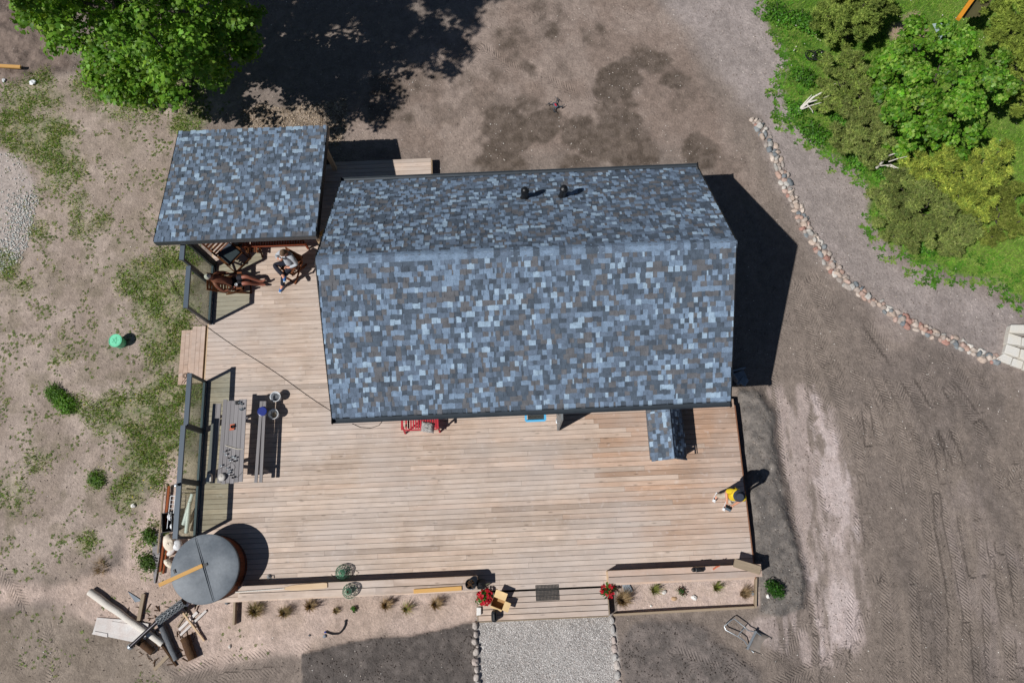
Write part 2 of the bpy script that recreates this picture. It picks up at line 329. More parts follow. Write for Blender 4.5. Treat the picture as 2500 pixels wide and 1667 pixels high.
def soil(X, Y):
    c = np.array; L = lambda r, g, b: c(S(r, g, b))
    col = np.empty(X.shape+(3,)); col[:] = L(140,125,113)
    big = fbm(X, Y, .25, 4, 41); med = fbm(X, Y, 1.3, 5, 42); fine = fbm(X, Y, 6.0, 4, 43)
    def mix(m, a, b=None, n=med):
        nonlocal col
        t = a if b is None else a+(b-a)*sstep(.35, .65, n)[..., None]
        col = col*(1-m[..., None])+t*m[..., None]
    mix(sstep(.35, .7, big), L(134,120,110), L(150,134,122))
    mix(pmask(X, Y, R_MID, .5, .4, 1.0, 51), L(146,127,114), L(160,141,128))
    dk = bmask(X, Y, DARKS, .85, 1.0, 52); dk = sstep(.22, .62, dk+(fbm(X, Y, 2.6, 5, 90)-.5)*.7); mix(dk*.92, L(98,85,74), L(112,98,87), fine)
    mix(sstep(.62, .72, fbm(X, Y, .8, 5, 91))*pmask(X, Y, R_MID, .5, .4, 1.0, 51)*.5, L(110,96,85), L(124,108,96), fine)
    mix(pmask(X, Y, R_ROAD, .5, .4, .9, 53), L(162,148,140), L(172,157,149))
    mix(pmask(X, Y, R_LEFT, .4, .5, 1.0, 54), L(184,164,149), L(166,147,132))
    mix(sstep(.5, .68, fbm(X, Y, 2.4, 5, 92))*pmask(X, Y, R_LEFT, .4, .5, 1.0, 54)*.55, L(140,127,106), L(152,136,118), fine)
    mix(bmask(X, Y, GBLOBS, .6, 1.3, 55)*.62, L(100,118,58), L(146,140,102), fine)
    mix(pmask(X, Y, R_CLOD, .3, .3, 1.3, 56), L(116,100,90), L(138,120,108))
    mix(pmask(X, Y, R_LOWL, .3, .4, 1.6, 57)*.8, L(146,130,114), L(162,145,129))
    mix(pmask(X, Y, R_SANDL, .22, .25, 1.5, 58), L(205,180,164), L(190,166,149))
    mix(pmask(X, Y, R_PALE, .15, .22, 1.6, 59)*(.12+.80*sstep(.40, .52, fbm(X*2.4, Y*.5, 1.5, 6, 62))), L(196,176,165), L(176,157,147), fine)
    mix(pmask(X, Y, R_PALE2, .08, .55, 2.8, 60)*sstep(.34, .50, fbm(X*2, Y*.4, 1.8, 5, 61))*.95, L(216,196,187), L(198,178,169), fine)
    mix(pmask(X, Y, R_HEAP, .05, .12, 2.2, 21), L(120,112,105), L(136,126,117), fine)
    right = sstep(9.4, 10.2, X)*sstep(7.5, 4.5, Y); mix(right*sstep(.58, .72, fbm(X*1.3, Y*.6, .9, 5, 93))*.6, L(172,154,144), L(156,140,130), fine)
    mix(right*sstep(.56, .7, fbm(X*1.2, Y*.5, .7, 5, 94))*.5, L(112,101,93), L(120,108,100), fine)
    mix(pmask(X, Y, R_SOILC, .02, .05, 3.5, 22), L(102,93,87), L(112,102,95), fine)
    mix(pmask(X, Y, R_SOILR, .10, .22, 2.0, 23), L(118,108,101), L(130,118,110), fine)
    mix(pmask(X, Y, R_BEDR, .03, .0), L(212,187,172), L(198,174,158), fine)
    mix(pmask(X, Y, R_GRAVL, .1, .2, 1.5, 63), L(196,179,168), L(178,163,152), fine)
    mix(pmask(X, Y, R_GRAVT, .1, .2, 1.8, 64), L(176,156,136), L(128,112,96), fine)
    gm = pmask(X, Y, R_GRASS, .15, .35, 1.3, 65); mix(gm, L(92,122,48), L(118,138,62))
    mix(pmask(X, Y, R_BARE, .12, .25, 1.8, 66), L(170,145,122), L(150,128,106))
    mix(pmask(X, Y, R_PATHG, .05, .05), L(190,182,174), L(170,162,154))
    far = sstep(24, 60, np.hypot(X, Y-6)); mix(far, L(96,104,62), L(120,118,80), big)
    col = col*(.80+.40*fine)[..., None]*np.array([.99, 1.03, 1.08])
    return col
def tracks(X, Y):
    out = np.zeros(X.shape+(3,)); score = np.full(X.shape, -9.0)
    for pts, hw in TRK:
        q = PX(pts); s0 = 0; best = np.full(X.shape, 9.0); bu = np.zeros(X.shape); bv = np.zeros(X.shape)
        for (ax, ay), (bx, by) in zip(q[:-1], q[1:]):
            ex, ey = bx-ax, by-ay; L = math.hypot(ex, ey); ex /= L; ey /= L; tx = X-ax; ty = Y-ay
            u = np.clip(tx*ex+ty*ey, -.05, L+.05); v = tx*-ey+ty*ex; d = np.hypot(tx-u*ex, ty-u*ey)
            k = d < best; best = np.where(k, d, best); bu = np.where(k, u+s0, bu); bv = np.where(k, v, bv); s0 += L
        sc_ = hw-best; win = (sc_ > -.16) & (sc_ > score); score = np.where(win, sc_, score)
        out[..., 0] = np.where(win, bu, out[..., 0]); out[..., 1] = np.where(win, bv, out[..., 1])
    out[..., 2] = sstep(-.02, .07, score)
    out[..., 2] *= sstep(.24, .54, fbm(X, Y, 1.3, 4, 71))*(.55+.45*sstep(.35, .6, fbm(X, Y, 4, 3, 72)))
    return out
def axis(lo, hi, st):
    a = list(np.arange(lo, hi+1e-6, st)); g = st; l = lo; r = hi; A = []; B = []
    while r < 420: g *= 1.32; r += g; l -= g; B.append(r); A.append(l)
    return np.array(A[::-1]+a+B)
gx = axis(-17.5, 18.6, .05); gy = axis(-6.0, 19.4, .05); GX, GY = np.meshgrid(gx, gy, indexing='xy'); nx, ny = len(gx), len(gy)
TR = tracks(GX, GY); GZ = height(GX, GY)-.018*TR[..., 2]*(.4+1.2*fbm(GX, GY, .7, 3, 73)); V = np.stack([GX, GY, GZ], -1).reshape(-1, 3)
ii = (np.arange(ny-1)[:, None]*nx+np.arange(nx-1)[None]).ravel(); Fq = np.stack([ii, ii+1, ii+nx+1, ii+nx], -1)
def groundmat():
    m, h, b = base('soil', .95, .12)
    a = h.new('ShaderNodeAttribute', attribute_name='Col'); geo = h.new('ShaderNodeNewGeometry'); pos = geo.outputs['Position']
    n1 = h.new('ShaderNodeTexNoise', i_Scale=14.0, i_Detail=6.0, i_Roughness=.65); n2 = h.new('ShaderNodeTexNoise', i_Scale=55.0, i_Detail=4.0, i_Roughness=.7); n3 = h.new('ShaderNodeTexNoise', i_Scale=3.0, i_Detail=5.0)
    for n in (n1, n2, n3): h.link(pos, n.inputs['Vector'])
    n4 = h.new('ShaderNodeTexNoise', i_Scale=6.0, i_Detail=8.0, i_Roughness=.7); h.link(pos, n4.inputs['Vector'])
    k = h.math('ADD', h.math('MULTIPLY', h.ramp(n1.outputs[0], .3, .7, .86, 1.14), h.ramp(n4.outputs[0], .32, .68, .86, 1.14)), h.ramp(n2.outputs[0], .3, .7, -.26, .26))
    v = h.new('ShaderNodeVectorMath', operation='SCALE'); h.link(a.outputs['Color'], v.inputs[0]); h.link(k, v.inputs['Scale'])
    t = h.new('ShaderNodeAttribute', attribute_name='trk'); sp = h.new('ShaderNodeSeparateXYZ'); h.link(t.outputs['Vector'], sp.inputs[0])
    u, vv, mk = sp.outputs
    wob = h.math('MULTIPLY', h.math('SUBTRACT', n1.outputs[0], .5), .035)
    q = h.math('ADD', h.math('ADD', u, h.math('MULTIPLY', h.math('ABSOLUTE', vv), .9)), wob)
    tri = h.math('PINGPONG', q, .047); tri = h.ramp(tri, .008, .030)
    cut = h.ramp(h.math('ABSOLUTE', vv), .015, .035, .4, 1.0)
    lug = h.math('MULTIPLY', h.math('SUBTRACT', h.math('MULTIPLY', tri, cut), .45), mk)
    hh = h.math('ADD', h.math('MULTIPLY', lug, .020), h.math('ADD', h.math('MULTIPLY', n1.outputs[0], .045), h.math('MULTIPLY', n2.outputs[0], .026)))
    hh = h.math('ADD', hh, h.math('MULTIPLY', n3.outputs[0], .05))
    bp = h.new('ShaderNodeBump', i_Strength=.85, i_Distance=1.0); h.link(hh, bp.inputs['Height']); h.link(bp.outputs[0], b.inputs['Normal'])
    h.link(v.outputs[0], b.inputs['Base Color'])
    return m
gm = fastmesh('ground', V, 4, Fq, soil(GX, GY).reshape(-1, 3), groundmat(), True)
ta = gm.attributes.new('trk', 'FLOAT_VECTOR', 'POINT'); ta.data.foreach_set('vector', TR.reshape(-1, 3).astype(np.float32).ravel())
go = link(bpy.data.objects.new('ground', gm)); tag(go, kind='structure')

# ------------------------------------------------------------------ materials
DECKW = woodmat('deck_timber', S(222,202,186), S(182,160,142), usecolor=True, dirt=S(200,190,184), grain=1.0)
NEWW = woodmat('pale_timber', S(222,196,164), S(200,168,132)); GREYW = woodmat('weathered_timber', S(164,160,160), S(112,108,110)); YELW = woodmat('yellow_pine', S(226,180,112), S(206,156,90))
BROWNW = woodmat('oiled_hardwood', S(132,80,48), S(90,52,32), knots=False); REDW = woodmat('red_brown_slats', S(178,96,66), S(146,72,48), knots=False); TUBW = woodmat('tub_staves', S(120,66,42), S(86,46,30), knots=False)
OLDW = woodmat('grey_brown_timber', S(170,152,130), S(140,124,104)); BARK = mat('bark', S(92,84,76), .9, .3, 6, 30, .8); BARKB = mat('brown_bark', S(96,70,46), .9, .35, 8, 40, .8, tint=S(70,50,36)); WHITELOG = mat('bleached_log', S(228,222,212), .85, .16, 5, 40, .5, tint=S(202,194,184)); GREYLOG = mat('grey_log', S(120,124,128), .8, .3, 6, 40, .6, tint=S(84,86,90))
GREYM = mat('slate_grey_metal', S(84,96,108), .45, .06, 4, 80, .02, .5); DARKM = mat('dark_grey_metal', S(58,65,72), .45, .1, 4, 80, .02, .5); BLACKM = mat('black_metal', S(22,23,25), .4, .1, 5, 60, .03, .5)
BLACKP = mat('black_plastic', S(26,27,30), .4, .08, 5, 60, .02, .5); STEEL = mat('galvanised_steel', S(176,182,186), .38, .15, 12, 70, .03, .5, .6); WALLM = mat('dark_wall_boards', S(58,62,66), .7, .1, 5, 50, .1)
GLASS = glassmat('fence_glass', (.79, .835, .775)); COVER = mat('grey_vinyl_cover', S(100,108,116), .55, .13, 2.2, 17, .12, .4, tint=S(118,124,130)); WHITE = mat('white_plastic', S(226,228,230), .4, .04, 6, 50, .02, .5)
BLUEP = mat('blue_plastic', S(34,52,134), .35, .08, 6, 50, .02, .5); GREENP = mat('mint_plastic', S(122,218,176), .4, .06, 6, 40, .02, .5); REDP = mat('red_paint', S(186,42,56), .5, .12, 6, 40, .05, .4); RUBBER = mat('dark_rubber', S(70,68,66), .8, .15, 9, 50, .1); CUSH = mat('charcoal_fabric', S(66,74,84), .9, .1, 7, 120, .2)
CARD = mat('cardboard', S(224,192,142), .85, .08, 5, 60, .05); CARDIN = mat('cardboard_inside', S(176,138,92), .85, .1, 5, 60, .05); STONEA = mat('pale_stone', S(196,190,182), .85, .2, 9, 50, .5); SLATE = mat('slate_stone', S(142,150,158), .8, .15, 9, 60, .3); CHALK = mat('white_stone', S(234,230,224), .85, .08, 9, 60, .4)
LIMEST = mat('limestone', S(222,219,212), .85, .12, 4, 40, .5, tint=S(206,200,188)); SKIN = mat('skin', S(214,156,130), .55, .08, 12, 60, .03, .35); SKINT = mat('tanned_skin', S(150,92,74), .5, .10, 12, 60, .03, .4); CLAY = mat('terracotta', S(206,112,82), .8, .1, 9, 50, .1); ROPE = mat('pale_rope', S(206,198,180), .8, .1, 20, 90, .2); CABLE = mat('dark_cable', S(52,44,38), .7, .05, 5, 50, 0); CREAM = mat('cream_sheet', S(226,214,196), .8, .1, 5, 40, .2); SHEETG = mat('grey_cardboard', S(228,224,220), .8, .10, 4, 30, .2, tint=S(206,196,190)); NETG = mat('green_net', S(104,160,128), .7, .2, 14, 60, .1); RUSTW = woodmat('rust_brown_batten', S(156,84,44), S(116,58,32), knots=False); BLUEF = mat('light_blue_frame', S(88,176,220), .5, .05, 6, 50, .02, .4); ORANGE = woodmat('orange_timber', S(226,156,50), S(206,130,34), knots=False)
LEAF = attrmat('leaves', .5, .35, .38); CONIF = attrmat('conifer_sprays', .7, .2, .22); BLADE = attrmat('grass_blades', .7, .2, .25); DRYB = attrmat('dry_blades', .8, .15, .2); ROCK = attrmat('field_stone', .85, .25, 0, .22, 14); PEBB = attrmat('gravel_stones', .9, .2); PETAL = attrmat('petals', .6, .25, .2, tl=(1.2, .6, .6))

# ------------------------------------------------------------------ deck
deck = thing('deck', 'big sun-bleached plank deck wrapping round the house', 'deck', (-1, 1, 0))
PIT = .1312; GAP = .0090
def deckcol(x, y):
    """single boards differ: fresher honey boards towards the house door, bleached ones out in the open"""
    warm = max(0, min(1, (x+2)/7))*max(0, min(1, (y+.8)/3.2)); k = random.gauss(-.02, .085)
    a = np.array([1.0, 1.0, 1.0])*(1.0+k); t = np.array([.80, .66, .57])*(1+k*1.4); r = warm*.72+random.uniform(-.18, .24)
    if x > 3.2: r += .35
    r = max(0, min(1, r)); return tuple((a*(1-r)+t*r).clip(.45, 1.15))
def row(x0, x1, y, z=D, first=None):
    xs = [x0]; x = x0+(first if first is not None else random.uniform(1.2, 4.4))
    while x < x1-.7: xs.append(x); x += random.choice([3.0, 3.6, 4.2, 4.8])
    xs.append(x1)
    for a, b in zip(xs[:-1], xs[1:]):
        dz = random.uniform(-.0015, .0015)
        plank((a+.0015, y, z-.014+dz), (b-.0015, y, z-.014+dz), PIT-GAP, .028, DECKW, deck, color=deckcol((a+b)/2, y))
y = -1.276
while y < 3.35: row(-8.40, 6.15, y); y += PIT
while y < 10.34: row(-8.40, -3.98, y); y += PIT
y = -2.0
while y < -1.28-.05: row(-1.02, 2.31, y, D-.004, first=9); y += .138
y = 10.42
while y < 11.1: row(-8.2, -2.06, y, .30); y += PIT
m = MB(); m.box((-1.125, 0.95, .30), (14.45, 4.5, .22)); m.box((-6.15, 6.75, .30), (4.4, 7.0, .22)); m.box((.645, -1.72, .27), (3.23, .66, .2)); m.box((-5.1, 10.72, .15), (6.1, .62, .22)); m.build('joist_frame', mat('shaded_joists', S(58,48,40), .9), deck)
plank((6.165, -1.34, D-.10), (6.165, 3.2, D-.10), .03, .20, woodmat('edge_board', S(150,106,82), S(120,82,62)), deck, 'fascia_board', up=(0,0,1))
plank((-8.415, 0, D-.10), (-8.415, 10.3, D-.10), .03, .20, NEWW, deck, 'fascia_board')
plank((2.325, -2.07, .33), (2.325, -1.34, .33), .025, .22, OLDW, deck, 'fascia_board'); plank((-1.035, -2.07, .33), (-1.035, -1.34, .33), .025, .22, OLDW, deck, 'fascia_board')
plank((-1.0, -2.085, .33), (2.31, -2.085, .33), .025, .21, OLDW, deck, 'fascia_board'); plank((-2.045, 10.36, .17), (-2.045, 11.1, .17), .025, .22, NEWW, deck, 'fascia_board')

st = thing('deck_steps', 'two wide timber steps along the grass side of the deck', 'steps', (-8.9, 5.3, 0))
for i, (xa, z, y0, y1) in enumerate(((-9.10, .16, 4.5, 6.08), (-8.73, .30, 4.5, 6.14))):
    for k in range(3): plank((xa+(k-1)*.122, y0, z-.014), (xa+(k-1)*.122, y1, z-.014), .116, .028, DECKW, st, color=(.86, .78, .74))
    MB().box((xa, (y0+y1)/2, (z-.03)/2-.01), (.34, y1-y0-.04, z-.02)).build('step_frame', OLDW, st)

# ------------------------------------------------------------------ shingled roofs
SHC = [S(84,95,108), S(102,116,134), S(122,141,163), S(150,171,190), S(101,102,106), S(76,85,96)]
SHH = [.10, .28, .33, .14, .13, .02]; SHLO = [.36, .20, .05, .01, .28, .10]
def shmat(i, c):
    m, h, b = base('shingle_granules', .9, .2); tc = h.new('ShaderNodeTexCoord'); geo = h.new('ShaderNodeNewGeometry')
    n = h.new('ShaderNodeTexNoise', i_Scale=75.0, i_Detail=3.0); n2 = h.new('ShaderNodeTexNoise', i_Scale=7.0, i_Detail=4.0); h.link(geo.outputs['Position'], n.inputs['Vector']); h.link(geo.outputs['Position'], n2.inputs['Vector'])
    k = h.math('ADD', h.ramp(n.outputs[0], .3, .7, .70, 1.3), h.ramp(n2.outputs[0], .3, .7, -.20, .20))
    v = h.new('ShaderNodeVectorMath', operation='SCALE'); v.inputs[0].default_value = c; h.link(k, v.inputs['Scale']); h.link(v.outputs[0], b.inputs['Base Color'])
    bp = h.new('ShaderNodeBump', i_Strength=.3, i_Distance=.006); h.link(n.outputs[0], bp.inputs['Height']); h.link(bp.outputs[0], b.inputs['Normal']); return m
SHM = [shmat(i, c) for i, c in enumerate(SHC)]; SLABM = mat('roof_underlay', S(44,48,54), .8)
def shingle_tabs(o, u, v, W, L, e=.122):
    """tabs on the slope with corner o, unit vectors u along eave, v up slope: (corner verts, material)"""
    n = u.cross(v); n = n if n.z > 0 else -n; out = []; rows = int(round(L/e)); e = L/rows
    for r in range(rows):
        x = -random.uniform(0, .2); last = 1; hi = False
        while x < W:
            wd = random.choice((.035, .05, .06, .075, .085, .095, .10, .11, .12, .125, .135, .15, .17))
            a, b = max(x, 0), min(x+wd, W); x += wd
            if b-a < .02: continue
            hi = not hi if random.random() < .8 else hi
            if random.random() < .15: ci = last
            else: ci = random.choices(range(6), SHH if hi else SHLO)[0]
            if ci == 3 and b-a > .2: ci = 2
            last = ci; t = .021 if hi else .009; drop = .006 if hi else random.uniform(-.016, 0)
            v0 = r*e-drop+random.uniform(-.003, .003); v1 = (r+1)*e+.012; g = .0009
            vs = [o+u*(a+g)+v*v0, o+u*(b-g)+v*v0, o+u*(b-g)+v*v1, o+u*(a+g)+v*v1]
            vs = vs+[p+n*(t if i < 2 else .003) for i, p in enumerate(vs)]
            out.append((vs, ci))
    return out
SF = [(0,3,2,1),(4,5,6,7),(0,1,5,4),(1,2,6,5),(2,3,7,6),(3,0,4,7)]
CAMV = Vector((0,0,CZ))
def shingles(tabs, parent, limit):
    def seen(t):
        vs = t[0]; c = (vs[4]+vs[6])/2; n = (vs[5]-vs[4]).cross(vs[7]-vs[4]); d = CAMV-c; return abs(n.dot(d))/d.length**3
    tabs.sort(key=seen, reverse=True)
    org = worldpos(parent)
    for vs, ci in tabs[:limit]:
        c = sum(vs, Vector())/8; me = bpy.data.meshes.new('shingle'); me.from_pydata([p-c for p in vs], [], SF); me.materials.append(SHM[ci]); me.materials.append(SLABM); me.polygons[2].material_index = 1
        o = bpy.data.objects.new('shingle', me); o.location = c-org; link(o, parent)
    if len(tabs) > limit:
        m = MB()
        for vs, ci in tabs[limit:]: m.cur = ci; m.add(vs, SF); m.mi[-4] = len(SHM)
        tag(m.build('shingles', SHM+[SLABM], parent), kind='stuff')
# house
X0, X1, YF, YR, YB = -4.267, 5.33, 2.809, 6.27, 9.468; ZF, ZR, ZB = D+2.363, D+4.275, D+1.913
YF += .105; ZF += .050; YB -= .095; ZB += .055
house = thing('house', 'single-storey dark house under a blue-grey shingle gable roof', 'house', (.5, 6, 0))
m = MB(); wl = [(-3.95, 3.32), (5.02, 3.32), (5.02, 9.05), (-3.95, 9.05)]
fz = lambda yy: ZF+(yy-YF)*(ZR-ZF)/(YR-YF); bz = lambda yy: ZR-(yy-YR)*(ZR-ZB)/(YB-YR)
prof = [(3.32, 0), (9.05, 0), (9.05, bz(9.05)-.14), (YR, ZR-.14), (3.32, fz(3.32)-.14)]
m.add([(-3.95, a, b) for a, b in prof]+[(5.02, a, b) for a, b in prof], [(0,1,2,3,4)[::-1], (5,6,7,8,9)]+[(i, (i+1) % 5, 5+(i+1) % 5, 5+i)[::1] for i in range(5)])
wall = m.build('wall', WALLM, house)
for xg in (-3.966, 5.036):                                 # board cladding on the gable ends
    yy = 3.42
    while yy < 9.0:
        top = min(fz(yy), bz(yy))-.2; plank((xg, yy, .12), (xg, yy, top), .012 if False else .15, .025, WALLM, wall, 'cladding_board', up=(1,0,0)); yy += .17
dv = (Vector((0, YR-YF, ZR-ZF))).normalized(); bv = (Vector((0, YR-YB, ZR-ZB))).normalized(); LF = math.hypot(YR-YF, ZR-ZF); LB = math.hypot(YB-YR, ZR-ZB)
m = MB(); th = Vector((0,0,-.12)); ins = .012
a, b, c, d, e_, f_ = [Vector(q) for q in ((X0+ins,YF+.01,ZF-.012),(X1-ins,YF+.01,ZF-.012),(X0+ins,YR,ZR-.012),(X1-ins,YR,ZR-.012),(X0+ins,YB-.01,ZB-.012),(X1-ins,YB-.01,ZB-.012))]
m.add([a,b,c,d,e_,f_]+[q+th for q in (a,b,c,d,e_,f_)], [(0,1,3,2),(2,3,5,4),(6,8,9,7),(8,10,11,9),(0,6,7,1),(4,5,11,10),(0,2,8,6),(2,4,10,8),(1,7,9,3),(3,9,11,5)])
roof = m.build('roof', SLABM, house)
tabs = shingle_tabs(Vector((X0, YF, ZF)), Vector((1,0,0)), dv, X1-X0, LF)+shingle_tabs(Vector((X0, YB, ZB)), Vector((1,0,0)), bv, X1-X0, LB)
shingles(tabs, roof, 210)
fl = -dv; bl = -bv; x = X0; i = 0; capm = [2, 2, 1, 2, 2, 1, 0, 2]
while x < X1-.03:                                         # bent ridge caps, each lapping the next
    x2 = min(x+.155, X1+.012); hw = .15; me = MB(); rows = [(fl*hw, 0), (fl*hw*.42+Vector((0,0,.002)), 0), (Vector((0,0,-.016)), 0), (bl*hw*.42+Vector((0,0,.002)), 0), (bl*hw, 0)]
    pr = [Vector((0, YR, ZR))+q+Vector((0,0,.010)) for q, k in rows]
    vs = [p+Vector((x, 0, .020)) for p in pr]+[p+Vector((x2+.02, 0, .006)) for p in pr]+[p+Vector((x, 0, .002)) for p in pr]
    fs = [(k, k+5, k+6, k+1) for k in range(4)]+[(10+k, k, k+1, 11+k) for k in range(4)]
    me.add(vs, fs); o = me.build('ridge_cap', SHM[random.choice(capm)], roof, 70); x += .15; i += 1
def gutter(y, z, x0, x1, sgn):
    m = MB(); pr = [(0, .045), (sgn*.01, -.03), (sgn*.05, -.06), (sgn*.10, -.045), (sgn*.115, .0), (sgn*.125, .0), (sgn*.11, -.06), (sgn*.05, -.08), (-sgn*.005, -.05)]
    n = len(pr); vs = [(x0, y+a, z+b) for a, b in pr]+[(x1, y+a, z+b) for a, b in pr]
    m.add(vs, [(i, (i+1) % n, n+(i+1) % n, n+i) for i in range(n)]+[tuple(range(n))[::-1], tuple(range(n, 2*n))]); g = m.build('gutter', DARKM, house)
    for xe in (x0-.008, x1+.008): MB().box((xe, y+sgn*.06, z-.02), (.02, .14, .13)).build('gutter_end', BLACKM, g)
gutter(YF-.005, ZF-.005, X0, X1, -1); gutter(YB+.005, ZB-.005, X0, X1, 1)
for xx, s in ((X0-.012, 1), (X1+.012, -1)):               # barge boards
    plank((xx, YF, ZF-.07), (xx, YR-.01, ZR-.07), .022, .15, BLACKM, roof, 'barge_board', up=(0,0,1)); plank((xx, YB, ZB-.07), (xx, YR+.01, ZR-.07), .022, .15, BLACKM, roof, 'barge_board', up=(0,0,1))
m = MB(); m.tube([(1.2, YF-.06, ZF-.07), (1.2, YF+.05, ZF-.3), (1.2, 3.27, ZF-.5), (1.2, 3.27, D+.05)], .04, 8); m.build('downpipe', DARKM, house, True)
for px, py in ((1281, 484), (1374, 481)):                 # two black vents on the back slope
    zz = None
    for z in np.arange(D+1.9, D+4.3, .005):
        q = P(px, py, z)
        if abs(bz(q.y)-z) < .006: zz = z; break
    t = thing('roof_vent', 'ribbed black vent pipe with a rounded cap, left of the two on the roof' if px < 1300 else 'smooth black vent pipe with a domed cap, right of the two on the roof', 'vent pipe', P(px, py, zz), 'black vents on the back roof slope')
    c = P(px, py, zz); hgt = .46; ang = math.atan2(ZR-ZB, YB-YR)
    MB().lathe(c+Vector((0, 0, -.02)), [(.13, -.10), (.125, .03), (.095, .10), (.085, .16)], 18, Matrix.Rotation(-ang*.5, 3, 'X')).build('flashing', BLACKP, t, True)
    MB().lathe(c, [(.068, .05), (.068, hgt-.12)], 16).build('pipe', BLACKP, t, True)
    m = MB()
    if px < 1300:
        m.lathe(c, [(.08, hgt-.16), (.09, hgt-.15), (.09, hgt-.02), (.075, hgt+.03), (.04, hgt+.055), (.005, hgt+.06)], 18); m.build('cap', BLACKP, t, True); r = MB()
        for k in range(14): an = k*math.pi/7; r.box(c+Vector((math.cos(an)*.093, math.sin(an)*.093, hgt-.08)), (.012, .014, .13), an)
        r.build('louvre_ribs', BLACKM, t)
    else: m.lathe(c, [(.07, hgt-.14), (.10, hgt-.10), (.105, hgt-.02), (.085, hgt+.05), (.03, hgt+.075), (.022, hgt+.10), (.003, hgt+.105)], 18); m.build('cap', BLACKP, t, True)
# blue-framed sash and open door below the front eave
sash = []
zt, zb_ = D+1.75, D+1.55
A = P(1284, 1027, zb_); B = P(1331, 1025, zb_); up = Vector((0, 3.3-A.y, .28))
win = MB(); fr = .055
for q0, q1 in ((A, B), (A+up, B+up), (A, A+up), (B, B+up)): win.bar(q0, q1, fr, .05, up.cross(B-A))
o = win.build('window', BLUEF, house); tag(o, 'open window sash with a light blue frame')
m = MB(); m.bar(A+up*.06+Vector((.27,0,0)), A+up*.94+Vector((.27,0,0)), .44, .012, (0,-.6,1)); m.build('pane', glassmat('window_glass', (.35,.40,.42)), o)
hinge = Vector((1.30, 3.30, D)); edge = Vector((1.285, 2.70, D))
m = MB(); m.bar(hinge+Vector((0,0,1.0)), edge+Vector((0,0,1.0)), .05, 1.92); dr = m.build('door', mat('grey_door', S(126,130,132), .5), house, bevel=.006); tag(dr, 'grey door standing open')
m = MB(); m.tube([edge+Vector((-.03,.07,1.02)), edge+Vector((-.09,.07,1.02)), edge+Vector((-.09,.19,1.02))], .011, 8); m.build('handle', STEEL, dr, True)

# canopy with a single slope over the sitting corner
CX0, CX1, CYF, CYB = -8.84, -4.73, 7.59, 11.22; CZF, CZB = D+2.60, D+1.74
canopy = thing('canopy', 'open-sided patio canopy with a single-slope blue-grey shingle roof', 'canopy', (-6.8, 9.4, 0))
cv = Vector((0, CYF-CYB, CZF-CZB)); CL = cv.length; cv.normalize()
m = MB(); q = [Vector(v) for v in ((CX0+.012, CYF+.01, CZF-.012), (CX1-.012, CYF+.01, CZF-.012), (CX1-.012, CYB-.01, CZB-.012), (CX0+.012, CYB-.01, CZB-.012))]
m.add(q+[v+Vector((0,0,-.1)) for v in q], [(0,1,2,3),(7,6,5,4),(0,4,5,1),(1,5,6,2),(2,6,7,3),(3,7,4,0)]); croof = m.build('roof', SLABM, canopy)
shingles(shingle_tabs(Vector((CX0, CYB, CZB)), Vector((1,0,0)), cv, CX1-CX0, CL), croof, 210)
plank((CX0, CYF-.015, CZF-.10), (CX1, CYF-.015, CZF-.10), .025, .20, DARKM, croof, 'fascia_board'); plank((CX1+.012, CYF, CZF-.10), (CX1+.012, CYB, CZB-.10), .022, .2, BLACKM, croof, 'barge_board'); plank((CX0-.012, CYF, CZF-.10), (CX0-.012, CYB, CZB-.10), .022, .2, BLACKM, croof, 'barge_board')
for xx in (-8.32, -4.95):
    for yy in (7.95, 10.9):
        zt = CZF+(yy-CYF)*(CZB-CZF)/(CYB-CYF)-.1; plank((xx, yy, D-.2 if yy < 10 else .0), (xx, yy, zt), .11, .11, NEWW if xx > -6 else DARKM, canopy, 'post')
for yy in (7.95, 10.9):
    zt = CZF+(yy-CYF)*(CZB-CZF)/(CYB-CYF)-.17; plank((CX0+.15, yy, zt), (CX1-.1, yy, zt), .05, .15, NEWW, canopy, 'beam')
plank((-4.95, 7.95, D+1.6), (-4.95, 8.7, D+2.22), .06, .09, YELW, canopy, 'brace'); plank((-4.95, 8.05, D+1.5), (-4.35, 8.55, D+1.5), .09, .06, YELW, canopy, 'brace')
# timber wall behind the canopy seats
for k in range(9): plank((-8.2, 10.98, D+.1+k*.2), (-5.0, 10.98, D+.1+k*.2), .022, .185, WALLM, canopy, 'wall_board')

# small shelter with its own ridge by the front wall
sh = thing('log_shelter', 'knee-high lean shelter with a small blue-grey shingle gable roof by the front wall', 'shelter', (4.08, 2.4, D))
SX0, SXR, SX1, SY0, SY1 = 3.64, 4.10, 4.55, 1.715, 3.28; SE, SRg = D+.62, D+1.24
for sgn, xe in ((1, SX0), (-1, SX1)):
    slope = Vector((SXR-xe, 0, SRg-SE)); L = slope.length; slope.normalize()
m = MB(); pts = [Vector((SX0+.01, 0, SE-.012)), Vector((SXR, 0, SRg-.012)), Vector((SX1-.01, 0, SE-.012))]
vs = [p+Vector((0, SY0+.01, 0)) for p in pts]+[p+Vector((0, SY1, 0)) for p in pts]; vs += [v+Vector((0,0,-.06)) for v in vs]
m.add(vs, [(0,1,4,3),(1,2,5,4),(6,9,10,7),(7,10,11,8),(0,6,7,1),(1,7,8,2),(3,4,10,9),(4,5,11,10),(0,3,9,6),(2,8,11,5)]); sroof = m.build('roof', SLABM, sh)
tb = []
for xe in (SX0, SX1):
    sl = Vector((SXR-xe, 0, SRg-SE)); L = sl.length; sl.normalize(); tb += shingle_tabs(Vector((xe, SY0, SE)), Vector((0,1,0)), sl, SY1-SY0, L, .135)
shingles(tb, sroof, 300)
yy = SY0
